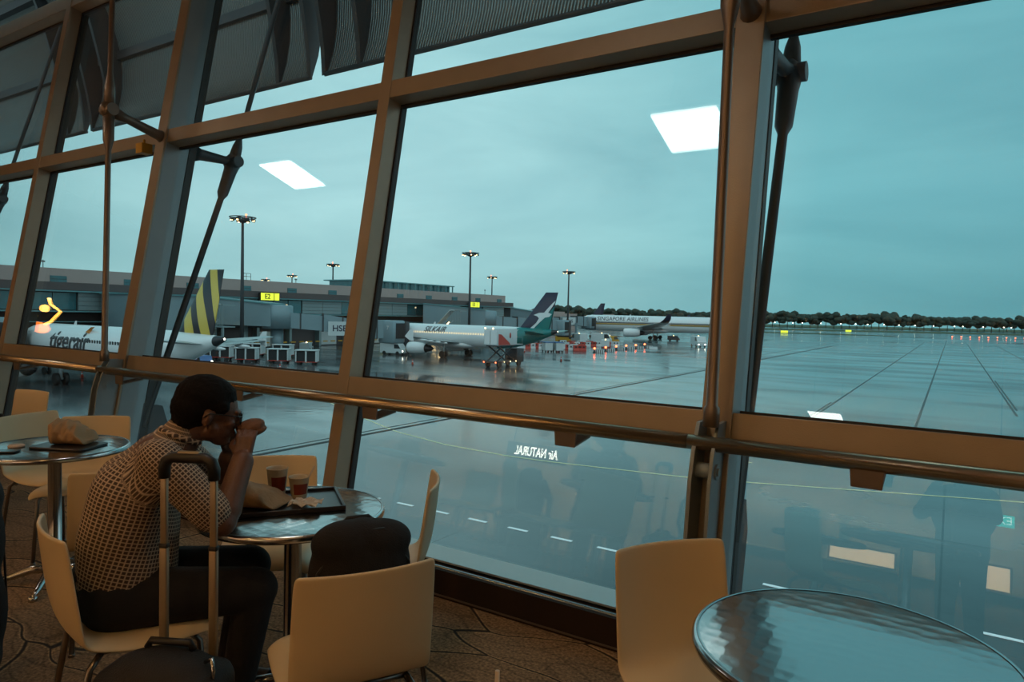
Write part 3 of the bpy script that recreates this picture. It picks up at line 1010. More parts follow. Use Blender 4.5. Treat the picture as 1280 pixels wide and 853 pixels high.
def make_backpack(loc, rz, label, s=(1, 1, 1)):
    t = empty('backpack', loc, rz, label, 'backpack')
    t.scale = s
    b = MB()
    ell(b, (0, 0, .13), (.175, .115, .13)); ell(b, (0, .0, .25), (.17, .10, .12)); ell(b, (0, -.02, .06), (.165, .11, .06))
    ell(b, (-.05, .01, .315), (.12, .08, .055)); ell(b, (.05, .01, .32), (.115, .08, .055)); ell(b, (.0, .01, .33), (.10, .07, .045)); ell(b, (0, .07, .16), (.14, .07, .11))
    ell(b, (.0, .0, .30), (.13, .08, .075))
    remesh(b, 'pack_body', M['black'], .008, 8, t)
    b = MB(); b.rbox((-.12, .105, .06), (.12, .15, .22), .03); b.build('front_pocket', M['black2'], t, .006)
    b = MB(); b.tube([(-.05, -.04, .355), (-.035, -.04, .366), (.035, -.04, .366), (.05, -.04, .355)], .008, 8); b.build('grab_handle', M['black2'], t)
    for sx in (-1, 1):
        b = MB(); b.tube([(sx * .07, -.07, .33), (sx * .085, -.13, .27), (sx * .09, -.14, .15), (sx * .10, -.09, .06)], .016, 8); b.build('shoulder_strap', M['black2'], t)
    b = MB(); b.tube([(-.165, .03, .12), (-.15, .05, .26), (-.06, .06, .355), (.06, .06, .355), (.15, .05, .26), (.165, .03, .12)], .004, 6); b.build('zip', M['blackpl'], t)
    return t


fx = Vector((-.866, .50)).normalized()
make_backpack((-1.32 + fx.x * .20, 1.405 + fx.y * .20, .437), pi + atan2(-fx.x, fx.y), 'bulky black backpack standing on the foreground chair', (.93, .9, 1.2))
make_backpack((-3.20, 1.02, 0), radians(60), 'tall black travel pack standing on the carpet at the left edge, behind the seated man', (1.15, 1.5, 2.35))
make_backpack((-6.42, 2.28, .437), radians(20), 'small black bag on the furthest chair at the left edge', (.8, .9, .85))

# ------------------------------------------------------------------ trolley suitcase with raised handle
cs = empty('trolley_suitcase', (-2.015, .72, 0), 0, 'black soft trolley suitcase with its pull handle raised, in front of the seated man', 'suitcase')
# local x runs along the handle's width, local y towards the viewer
lat = Vector((cos(YAW), sin(YAW))); fwdv = Vector((-sin(YAW), cos(YAW)))


def LF(L_, F_):
    return lat * L_ + fwdv * F_


pc = LF(-.965, 2.02)
cs.location = (pc.x, pc.y, 0); cs.rotation_euler = (0, 0, YAW - radians(6))
b = MB()
b.rbox((-.185, -.20, .06), (.185, .02, .49), .07); ell(b, (0, -.09, .46), (.17, .105, .075)); ell(b, (0, -.19, .25), (.16, .07, .17))
ell(b, (0, -.17, .42), (.15, .06, .06))
remesh(b, 'case_body', M['black2'], .009, 8, cs)
b = MB(); b.rbox((-.13, -.275, .10), (.13, -.225, .32), .03); b.build('front_pocket', M['black'], cs, .006)
for sx in (-.079, .079):
    b = MB(); b.rbox((sx - .0125, .022, .45), (sx + .0125, .040, .80), .005); b.build('handle_tube', M['handle'], cs)
    b = MB(); b.rbox((sx - .0105, .024, .795), (sx + .0105, .038, 1.01), .004); b.rbox((sx - .0135, .021, .786), (sx + .0135, .041, .800), .004, 1); b.build('handle_tube', [M['handle'], M['blackpl']], cs)
b = MB(); b.tube([(-.079, .031, 1.0), (-.079, .031, 1.032), (-.072, .031, 1.052), (-.052, .031, 1.064), (.052, .031, 1.064), (.072, .031, 1.052), (.079, .031, 1.032), (.079, .031, 1.0)],
                 [.017, .018, .018, .017, .017, .018, .018, .017], 12); b.build('handle_grip', M['blackpl'], cs)
b = MB(); b.rbox((-.035, .022, 1.073), (.035, .042, 1.084), .006); b.build('release_button', M['handle'], cs)
b = MB(); b.tube([(-.07, -.06, .525), (-.06, -.06, .545), (.06, -.06, .545), (.07, -.06, .525)], .011, 8); b.build('top_handle', M['blackpl'], cs)
b = MB(); b.tube([(.13, -.10, .515), (.155, -.11, .53), (.165, -.12, .50), (.16, -.12, .46)], .006, 8); b.sphere((.163, -.12, .455), (.008, .005, .014))
b.build('metal_padlock', M['chrome'], cs)
for sx in (-.13, .13):
    for sy in (-.16, -.01):
        b = MB(); b.tube([(sx - .014, sy, .03), (sx + .014, sy, .03)], .03, 16); b.box((sx - .02, sy - .018, .03), (sx + .02, sy + .018, .075)); b.build('wheel', M['blackpl'], cs)
# ================================================================== the apron outside
b = MB(); b.box((-420, WY + .6, GZ - .4), (1500, 1300, GZ)); struct(b.build('tarmac', M['tarmac']))
# painted lines and the long drain joint
b = MB()
for k in range(-18, 14):
    x = -13.4 + k * 1.85 - .4
    b.box((x, 21.53, GZ + .004), (x + .85, 21.69, GZ + .012))
tag(b.build('lane_dashes', M['road_white']), 'row of short white road dashes on the wet apron below the glass', 'road marking')
cur = [(-60, 50.5), (-48, 43), (-37.1, 37.3), (-31, 34.4), (-25.7, 32.9), (-21, 32.5), (-18, 32.7), (-10.6, 33.9), (-8.2, 34.7), (3.1, 38.8), (14, 44)]
b = MB(); b.loft([[(x, y - .07, GZ + .008), (x, y + .07, GZ + .008)] for x, y in cur], 0, False, False, False)
tag(b.build('taxi_guide_line', M['road_yellow']), 'thin curved pale yellow taxi line on the wet apron', 'road marking')
b = MB()
for i in range(0, 14):
    x = -11.6 + i * .42
    if i < 6: b.box((x, 36.5 + i * .6, GZ + .004), (x + .34, 36.6 + i * .6, GZ + .010))
tag(b.build('guide_dashes', M['road_yellow']), 'slanting pale yellow tick marks crossing the taxi line', 'road marking')
b = MB(); b.box((-31.95, 8, GZ + .002), (-31.55, 240, GZ + .010)); b.box((-32.6, 8, GZ + .002), (-32.45, 240, GZ + .008))
tag(b.build('drain_channel', M['void']), 'dark drainage channel line running out across the apron', 'drain')
b = MB()
for x, y0, y1 in ((-9.6, 58, 330), (-9.9, 60, 74), (-2.2, 58, 380), (5.0, 75, 325), (5.3, 80, 120), (13.9, 120, 320), (-36.2, 150, 320)):
    b.box((x, y0, GZ + .002), (x + .20, y1, GZ + .009))
tag(b.build('slab_joint_lines', M['joint']), 'dark joint lines running away over the open apron at right', 'road marking')
# grass strips beyond
def LFZ(L_, F_, z=GZ):
    p = LF(L_, F_); return Vector((p.x, p.y, z))
b = MB()
pts = [LFZ(90, 455), LFZ(190, 430), LFZ(222, 400), LFZ(212, 385), LFZ(150, 400), LFZ(90, 425)]
b.add([p + Vector((0, 0, .05)) for p in pts], [list(range(6))])
tag(b.build('grass_island', M['grass']), 'grass island ending in a point on the right of the apron', 'grass')
b = MB()
b.add([LFZ(60, 520, GZ + .05), LFZ(560, 520, GZ + .05), LFZ(600, 640, GZ + .05), LFZ(60, 600, GZ + .05)], [(0, 1, 2, 3)])
b.add([LFZ(-60, 700, GZ + .06), LFZ(900, 700, GZ + .06), LFZ(1200, 1100, GZ + .06), LFZ(-300, 1100, GZ + .06)], [(0, 1, 2, 3)])
tag(b.build('airfield_grass', M['grass']), 'long grass strips in front of the far treeline', 'grass', None, 'stuff')

# ------------------------------------------------------------------ treeline
def make_tree(seed, hgt, w):
    rr = random.Random(seed)
    t = empty('broadleaf_tree', (0, 0, GZ + .07), 0)
    b = MB(); b.tube([(0, 0, 0), (.2, 0, hgt * .45)], [.45, .3], 6); b.build('trunk', M['trunk'], t)
    b = MB()
    for k in range(15):
        a = rr.uniform(0, 2 * pi); q = rr.uniform(0, 1) ** .6 * w * .42
        z = hgt * rr.uniform(.36, .86)
        r = hgt * rr.uniform(.14, .22)
        z = min(z, hgt - r * .8)
        b.sphere((q * cos(a), q * sin(a), z), (r * 1.25, r * 1.2, r * .85), 10, 6)
    for v in range(len(b.v)):
        x_, y_, z_ = b.v[v]
        b.v[v] = (x_ + rr.uniform(-.5, .5), y_ + rr.uniform(-.5, .5), z_ + rr.uniform(-.5, .5))
    b.build('crown', M['leaf'], t)
    return t


protos = [make_tree(s, h, w) for s, h, w in ((1, 17, 20), (2, 16, 24), (3, 18.5, 17), (4, 15, 22))]
px = 675.; k = 0
rr = random.Random(21)
while px < 1312:
    F_ = (690, 735, 780)[k % 3] + rr.uniform(-5, 5)
    k += 1
    pr = protos[rr.randrange(4)]
    o = pr if (pr.get('used') is None) else copy_tree(pr)
    pr['used'] = 1
    L_ = (px - 640) / FPX * F_
    p = LF(L_, F_)
    o.location = (p.x, p.y, GZ + .07); o.rotation_euler = (0, 0, rr.uniform(0, 6.28))
    s = rr.uniform(.80, 1.06) * (1.10 if 1060 < px < 1100 else 1)
    o.scale = (s, s, s)
    side = 'left of the wide column' if px < 893 else 'right of the wide column'
    o['label'] = 'dark broadleaf tree in the far treeline, ' + side
    o['category'] = 'tree'; o['group'] = 'trees ' + side
    px += rr.uniform(8.6, 10.2)
for o in list(COL.objects):
    if 'used' in o: del o['used']

# ------------------------------------------------------------------ terminal building (runs along Y at x = -115)
TX = -115.0
CZ = EYE.z
tb = empty('terminal_building', (TX, 60, GZ), 0, 'long low airport terminal with a pinkish grey concrete parapet and dark window bands', 'building')


def tput(bb, nm, mm, par=None):
    o = bb.build(nm, mm, par or tb); o.location = (0, 0, 0) if par else -Vector(tb.location)
    return o


Y0, Y1 = -40, 179.5
b = MB(); b.box((TX - 30, Y0, CZ + 3.2), (TX, Y1 - 4, CZ + 5.3)); tput(b, 'parapet', M['concrete'])
b = MB(); b.box((TX - 30, Y0, CZ + 2.0), (TX + .4, Y1, CZ + 3.2)); tput(b, 'fascia_band', M['fascia'])
b = MB(); b.box((TX - 30, Y0, CZ + 1.75), (TX + .8, Y1, CZ + 1.95)); b.box((TX - 30, Y0, CZ - 1.35), (TX + .8, Y1, CZ - 1.15)); b.box((TX - 30, Y0, CZ - 2.9), (TX + .8, Y1, CZ - 2.8)); tput(b, 'edge_trim', M['tealline'])
b = MB(); b.box((TX - 30, Y0, CZ - 1.2), (TX - .6, Y1, CZ + 1.8)); tput(b, 'window_band_recess', M['void'])
b = MB(); b.box((TX - 30, Y0, CZ - 4.0), (TX - 1.5, Y1, CZ - 1.3)); tput(b, 'dark_service_level', M['void'])
b = MB(); b.box((TX - 30, Y0, GZ), (TX - 3, Y1, CZ - 4.0)); tput(b, 'ground_floor_wall', M['fascia'])
rr = random.Random(9)
y = -12.
pi_ = 0
while y < Y1 - 8:
    wd = 11.0
    if pi_ % 2 == 0:
        b = MB()
        for q in range(2):
            b.box((TX - .55, y + q * wd / 2 + .05, CZ - 1.1), (TX - .1, y + (q + 1) * wd / 2 - .05, CZ + 1.7))
        for q in range(4):
            b.box((TX - .1, y, CZ - 1.1 + q * .72), (TX - .06, y + wd, CZ - 1.06 + q * .72), 1)
        tput(b, 'cladding_panel', [M['panel'], M['void']])
    else:
        b = MB(); b.box((TX - .5, y + .2, CZ - 1.0), (TX - .3, y + wd - .2, CZ + 1.6))
        for q in range(4):
            b.box((TX - .3, y + q * wd / 3 - .05 + .2, CZ - 1.0), (TX - .2, y + q * wd / 3 + .1, CZ + 1.6), 1)
        w_ = tput(b, 'window', [M['glass_teal'], M['void']])
        if pi_ % 4 == 1:
            b = MB(); b.sphere((TX - .15, y + 3.2, CZ + .9), (.12, .3, .2)); b.sphere((TX - .15, y + 7, CZ + .6), (.12, .3, .2))
            tput(b, 'room_light', M['window_lit'])
    y += wd; pi_ += 1
for k, yy in enumerate(range(-8, 178, 11)):
    b = MB(); b.box((TX, yy + 3, CZ + 3.15), (TX + .12, yy + 5.3, CZ + 4.15)); b.box((TX + .12, yy + 3, CZ + 3.62), (TX + .15, yy + 5.3, CZ + 3.68), 1)
    tput(b, 'parapet_vent', [M['glass_teal'], M['void']])
for k, yy in enumerate(range(0, 176, 8)):
    b = MB(); b.box((TX - 3, yy, GZ), (TX - 1.6, yy + .6, CZ - 4.0)); tput(b, 'ground_column', M['panel'])
    if k % 2:
        b = MB(); b.box((TX - 2.9, yy + 1.5, GZ + .2), (TX - 2.7, yy + 6, GZ + 3.2)); tput(b, 'roller_door', M['gse_white'])
b = MB()
for k in range(0, 60):
    b.box((TX - 1.3, 30 + k * 2.2, GZ + .9), (TX - 1.1, 30 + k * 2.2 + 1.2, GZ + 1.15))
tput(b, 'yellow_safety_stripe', M['gse_yellow'])
for yy in (16.5, 25, 63, 92, 121):
    b = MB(); b.lathe([(.01, .55), (.12, .5), (.3, .3), (1.0, .05), (1.0, 0), (.01, 0)], 16, (TX + 1.2, yy, CZ - 3.2)); tput(b, 'dome_lamp', M['yellow_sign'])
# roof structures
b = MB()
gy = [125, 131, 137, 143, 149, 153]
b.box((TX - 16, 118, CZ + 7.0), (TX - 3, 154, CZ + 7.25))
for q in range(12): b.box((TX - 3.3, 118 + q * 3.2, CZ + 5.3), (TX - 3.05, 118.25 + q * 3.2, CZ + 7.05))
tput(b, 'rooftop_canopy_frame', M['tealline'])
b = MB(); b.box((TX - 15, 119, CZ + 5.3), (TX - 4, 153, CZ + 7.0)); tput(b, 'rooftop_glass_room', M['glass_teal'])
b = MB()
for q in range(3): b.tube([(TX - 1, 84 + q, CZ + 5.3), (TX - 1, 84 + q, CZ + 6.6)], .05, 6)
b.tube([(TX - 1, 84, CZ + 6.0), (TX - 1, 86, CZ + 6.0)], .05, 6); b.tube([(TX - 1, 84, CZ + 6.6), (TX - 1, 86, CZ + 6.6)], .05, 6)
tput(b, 'roof_ladder_rail', M['mast'])
for yy, hh in ((49.5, 1.2), (97, .9), (166, 1.6), (140, 1.1)):
    b = MB(); b.tube([(TX - 1, yy, CZ + 5.2), (TX - 1, yy, CZ + 5.3 + hh)], .06, 6); b.cbox((TX - 1, yy, CZ + 5.3 + hh * .8), (.2, .5, .2)); tput(b, 'roof_aerial', M['mast'])
# far low buildings past the terminal
for i, (L_, F_, w, h) in enumerate(((8, 330, 18, 9.0), (24, 380, 22, 8.6), (56, 400, 12, 7.8), (62, 450, 20, 7.4), (16, 300, 10, 8.4))):
    p = LF(L_, F_)
    t = empty('far_building', (p.x, p.y, GZ), YAW, ['pinkish low building behind the green tail fin, leftmost of the far blocks', 'wide pinkish low building right of the green tail fin',
              'small pinkish block beyond the jet bridges', 'far pinkish block nearest the treeline', 'nearest low pinkish block right of the terminal end'][i], 'building')
    b = MB(); b.box((-w / 2, -6, 0), (w / 2, 6, h)); b.box((-w / 4, -5, h), (w / 5, 5, h + 1.0)); b.build('wall', M['concrete'], t)
    b = MB()
    for q in range(int(w / 3)): b.box((-w / 2 + .6 + q * 3, -6.1, h * .45), (-w / 2 + 2.4 + q * 3, -6.0, h * .75))
    b.build('window_row', M['void'], t)

# stand number signs
for i, (yy, tx_) in enumerate(((87.5, 'E2'), (156.5, 'E3'))):
    t = empty('stand_sign', (TX + 1.4, yy, CZ + 2.2), 0, ['yellow lit stand sign reading E2 on the terminal', 'small yellow lit stand sign further right, beside the mast'][i], 'sign')
    b = MB(); b.box((-.5, -1.15, -.75), (.2, 3.3, .75)); b.build('sign_box', M['frame_dark'], t)
    b = MB(); b.box((.2, -1.1, -.7), (.25, 1.9, .7)); b.box((.2, 2.1, -.7), (.25, 3.2, .7)); b.build('lit_face', M['yellow_sign'], t)
    o = text_mesh(tx_, 1.35, M['frame_dark'], 'lettering', .02, bold=.02); o.parent = t
    o.rotation_euler = (pi / 2, 0, pi / 2); o.location = (.29, .4, 0)

# ------------------------------------------------------------------ floodlight masts
mast_l = ['tall floodlight mast rising beside the stair left of centre', 'tall floodlight mast behind the white aircraft with the green tail', 'floodlight mast right of the green tail fin',
          'shorter looking floodlight mast between the two tall ones at centre', 'far floodlight mast just left of the centre mullion', 'faint far mast behind the terminal roof, left', 'low far lamp cluster over the terminal roof, beside the sign']
for i, (px_, F_, top) in enumerate(((302, 115, 14.9), (586, 170, 14.6), (709, 225, 14.0), (613.5, 281, 14.7), (415, 224, 14.6), (364, 290, 13.9), (331, 330, 13.6))):
    p = LF((px_ - 640) / FPX * F_, F_)
    t = empty('floodlight_mast', (p.x, p.y, GZ), .5 + i, mast_l[i], 'mast')
    H = CZ + top - GZ
    b = MB(); b.tube([(0, 0, 0), (0, 0, H * .5), (0, 0, H)], [.36, .28, .2], 12); b.build('pole', M['mast'], t)
    b = MB(); b.lathe([(.3, H - .9), (.9, H - .6), (.9, H - .35), (.3, H - .2)], 16); b.tube([(-2.1, 0, H), (2.1, 0, H)], .09, 6); b.tube([(0, -2.1, H), (0, 2.1, H)], .09, 6)
    b.lathe([(2.0, H - .06), (2.15, H - .06), (2.15, H + .06), (2.0, H + .06)], 20, caps=False); b.build('head_frame', M['mast'], t)
    for q in range(8):
        a = q * pi / 4
        b = MB(); b.cbox((0, 0, 0), (.55, .7, .32), 0, Matrix.Translation((1.75 * cos(a), 1.75 * sin(a), H - .35)) @ Matrix.Rotation(a, 4, 'Z') @ Matrix.Rotation(.5, 4, 'Y'))
        fl = b.build('floodlight', M['mast'], t)
        b = MB(); b.sphere((1.85 * cos(a), 1.85 * sin(a), H - .56), (.22, .22, .10), 8, 6); b.build('lamp_glow', M['warm_lamp'] if q % 3 != 1 else M['mast'], fl)
    b = MB(); b.sphere((.4, .4, H + .5), .16, 8, 6); b.tube([(.4, .4, H), (.4, .4, H + .45)], .04, 5, 0); b.build('obstruction_light', M['red_lamp'], t)

# ------------------------------------------------------------------ jet bridges
def beam_box(b, p, q, w, z0a, z1a, z0b, z1b, mi=0):
    """a covered walkway between plan points p and q"""
    p = Vector(p); q = Vector(q); d = (q - p).normalized(); s_ = Vector((-d.y, d.x)) * w / 2
    vs = [(p.x - s_.x, p.y - s_.y, z0a), (p.x + s_.x, p.y + s_.y, z0a), (q.x + s_.x, q.y + s_.y, z0b), (q.x - s_.x, q.y - s_.y, z0b),
          (p.x - s_.x, p.y - s_.y, z1a), (p.x + s_.x, p.y + s_.y, z1a), (q.x + s_.x, q.y + s_.y, z1b), (q.x - s_.x, q.y - s_.y, z1b)]
    b.add(vs, [(0, 3, 2, 1), (4, 5, 6, 7), (0, 1, 5, 4), (1, 2, 6, 5), (2, 3, 7, 6), (3, 0, 4, 7)], mi)


def jet_bridge(label, A, R_, C_, zf, ad=None, block=None, number=None, stairs=True):
    """A = joint with the terminal, R_ = rotunda, C_ = cab at the aircraft door; plan points. zf = cab floor"""
    t = empty('jet_bridge', (R_[0], R_[1], GZ), 0, label, 'jet bridge')
    off = Vector((R_[0], R_[1], GZ))

    def pt(bb, nm, mm, par=None):
        o = bb.build(nm, mm, par or t)
        o.location = (0, 0, 0) if par else -off
        return o
    A = Vector(A); Rr = Vector(R_); Cc = Vector(C_)
    b = MB(); beam_box(b, A, Rr, 5.5, CZ - 3.0, CZ + 1.9, CZ - 3.2, CZ + .6); pt(b, 'fixed_corridor', M['bridge'])
    b = MB(); beam_box(b, A, Rr, 6.1, CZ + 1.9, CZ + 2.1, CZ + .6, CZ + .8); pt(b, 'corridor_roof', M['tealline'])
    b = MB()
    for u in (.25, .62, .95):
        p = A.lerp(Rr, u); b.tube([(p.x, p.y, GZ), (p.x, p.y, CZ - 3.0)], .45, 10)
    pt(b, 'support_columns', M['panel'])
    b = MB(); b.lathe([(2.6, CZ - 3.6), (2.6, CZ + .3), (2.3, CZ + .5), (.1, CZ + .6)], 24, (Rr.x, Rr.y, 0)); b.lathe([(1.0, GZ), (1.0, CZ - 3.6)], 16, (Rr.x, Rr.y, 0)); pt(b, 'rotunda', M['bridge'])
    # three telescoping tunnels, each a little wider than the last
    zs_ = [CZ - 3.3, CZ - 3.9, zf + .1, zf - .1]
    us = [0, .36, .68, .93]
    for i in range(3):
        p = Rr.lerp(Cc, us[i]); q = Rr.lerp(Cc, us[i + 1])
        b = MB(); w = 2.7 + .35 * i; hh = 2.7 + .3 * i
        beam_box(b, p, q, w, zs_[i], zs_[i] + hh, zs_[i + 1], zs_[i + 1] + hh)
        d = (q - p).normalized()
        for u in (0, .5, 1):
            c = p.lerp(q, u); z = zs_[i] + (zs_[i + 1] - zs_[i]) * u
            beam_box(b, c - d * .12, c + d * .12, w + .18, z - .12, z + hh + .12, z - .12, z + hh + .12, 1)
        pt(b, 'telescopic_tunnel', [M['bridge'], M['bridge_dark']])
    p = Rr.lerp(Cc, .64)
    d = (Cc - Rr).normalized(); s_ = Vector((-d.y, d.x))
    b = MB()
    for e in (-2.3, 2.3):
        q = p + s_ * e; b.box((q.x - .3, q.y - .3, GZ + .5), (q.x + .3, q.y + .3, CZ - 2.8))
    b2 = MB(); beam_box(b, p - s_ * 2.6, p + s_ * 2.6, .7, GZ + .6, GZ + 1.3, GZ + .6, GZ + 1.3)
    pt(b, 'lift_frame', M['gse_blue'] if False else M['bridge'])
    for e in (-2.3, 2.3):
        q = p + s_ * e; b = MB(); b.tube([(q.x - d.x * 0 - s_.x * .3, q.y - s_.y * .3, GZ + .55), (q.x + s_.x * .3, q.y + s_.y * .3, GZ + .55)], .55, 16); pt(b, 'wheel', M['tyre'])
    # cab with bellows
    b = MB(); b.rbox((Cc.x - 2.0, Cc.y - 3.4, zf - .9), (Cc.x + 2.0, Cc.y - .2, zf + 3.3), .5); pt(b, 'cab', M['bridge'])
    b = MB()
    b.rbox((Cc.x - 1.9, Cc.y - .2, zf - 1.3), (Cc.x + 1.9, Cc.y + 1.1, zf + 3.1), .3); pt(b, 'bellows_hood', M['bridge_dark'])
    b = MB(); b.box((Cc.x + 2.0, Cc.y - 2.9, zf + .0), (Cc.x + 2.06, Cc.y - .6, zf + 2.8)); pt(b, 'dark_cab_door', M['void'])
    if number:
        o = text_mesh(number, 1.0, M['gse_white'] if number == '7' else M['yellow_sign'], 'lettering', .02, bold=.02)
        o.parent = t; o.rotation_euler = (pi / 2, 0, 0); o.location = Vector((Cc.x + .5, Cc.y - 3.45, zf + 1.9)) - off
    if stairs:
        b = MB(); base = A.lerp(Rr, .12); n_ = 12
        sx, sy = base.x + 3.0, base.y - 3.2
        for k in range(n_):
            z = GZ + (CZ - 3.2 - GZ) * (k + 1) / n_
            b.box((sx + k * .5, sy - 1.2, z - .12), (sx + .5 + k * .5, sy, z))
        for yy in (sy - 1.2, sy):
            b.tube([(sx + .1, yy, GZ + 1.2), (sx + 6.1, yy, CZ - 2.1)], .05, 6)
            for k in range(0, n_, 2):
                z = GZ + (CZ - 3.2 - GZ) * (k + 1) / n_; b.tube([(sx + .3 + k * .5, yy, z), (sx + .3 + k * .5, yy, z + 1.1)], .035, 5)
        pt(b, 'service_stair', M['gse_white'])
        b = MB(); beam_box(b, (sx - .2, sy - .6), (sx + 6.2, sy - .6), 1.9, GZ + 2.9, GZ + 3.1, CZ + .3, CZ + .5); pt(b, 'stair_roof', M['gse_white'])
        b = MB(); b.box((sx + 6.2, sy - 1.3, CZ - 3.4), (sx + 9.2, sy + 1.0, CZ - 3.2)); b.box((sx + 6.2, sy - 1.3, CZ + .2), (sx + 9.2, sy + 1.0, CZ + .4))
        for q in range(7): b.box((sx + 6.2 + q * .48, sy - 1.3, CZ - 3.2), (sx + 6.28 + q * .48, sy - 1.22, CZ + .2))
        b.box((sx + 8.9, sy - 1.2, GZ), (sx + 9.1, sy - 1.0, CZ - 3.4)); pt(b, 'stair_landing', M['panel'])
        for k in range(3):
            b = MB(); b.tube([(sx + .6 + k * 2.0, sy - 1.25, GZ + 1.0 + k * 1.75), (sx + 1.9 + k * 2.0, sy - 1.25, GZ + 2.1 + k * 1.75)], .09, 6)
            pt(b, 'strip_light', M['warm_lamp'])
    if ad:
        i0 = Rr.lerp(Cc, .40); i1 = Rr.lerp(Cc, .64)
        sd = s_ if s_.y < 0 or (abs(s_.y) < .5 and s_.x > 0) else -s_
        ww = 3.4 / 2 + .12
        b = MB()
        p0 = i0 + sd * ww; p1 = i1 + sd * ww
        b.add([(p0.x, p0.y, zf + .4), (p1.x, p1.y, zf + .4), (p1.x, p1.y, zf + 2.9), (p0.x, p0.y, zf + 2.9)], [(0, 1, 2, 3)])
        o = pt(b, 'advert_panel', M['gse_white']); o.modifiers.new('t', 'SOLIDIFY').thickness = .05
        o = text_mesh(ad, 1.5, M['navy'], 'lettering', .02, bold=.03); o.parent = t
        mid = p0.lerp(p1, .5) + sd * .06
        ang = atan2((p1 - p0).y, (p1 - p0).x)
        if Vector((sin(ang), -cos(ang))).dot(sd) < 0: ang += pi
        o.rotation_euler = (pi / 2, 0, ang); o.location = Vector((mid.x, mid.y, zf + 1.65)) - off
    return t


jet_bridge('blue grey jet bridge left of centre, reaching the nose of the green tailed aircraft', (-113.9, 72.6), (-100, 79.7), (-86.7, 96.3), GZ + 3.0, 'HSBC', number='7')
jet_bridge('blue grey jet bridge behind the white aircraft with the green tail', (-113.9, 136.6), (-100, 144), (-88, 163), GZ + 3.3)
jet_bridge('far blue grey jet bridge at the nose of the gold striped aircraft', (-126, 196), (-117, 198), (-108.5, 221), GZ + 4.2, 'ASAS', stairs=False)
jet_bridge('blue jet bridge at the nose of the striped tail aircraft, far left', (-113.9, 22.4), (-104, 26), (-86.6, 33.6), GZ + 3.1, number='07', stairs=False)
# extra terminal wing block beside the first bridge
b = MB(); b.box((-114.0, 57, GZ), (-106, 68.5, CZ + 1.6)); b.box((-114.1, 56.7, CZ + 1.6), (-105.5, 68.6, CZ + 1.8), 1)
tag(b.build('gate_lounge_block', [M['bridge'], M['tealline']]), 'grey gate block joining the terminal and the nearer jet bridge', 'building')


# ------------------------------------------------------------------ aircraft
def airfoil(c, th, n=9):
    up_ = []; lo = []
    for k in range(n):
        x = (1 - cos(pi * k / (n - 1))) / 2
        t_ = th * (2.97 * sqrt(x) - 1.26 * x - 3.5 * x * x + 2.84 * x ** 3 - 1.036 * x ** 4) * .5
        up_.append((x, t_)); lo.append((x, -t_ * .7))
    return [(-p[0] * c, p[1] * c) for p in up_] + [(-p[0] * c, p[1] * c) for p in lo[::-1][1:-1]]


def surf(b, secs, mi=0):
    """secs: (y, xLE, z, chord, thickness) – lifting surface lofted spanwise"""
    rings = []
    for (y, x, z, c, th) in secs:
        rings.append([(x + p[0], y, z + p[1]) for p in airfoil(c, th)])
    b.loft(rings, mi, True, True)


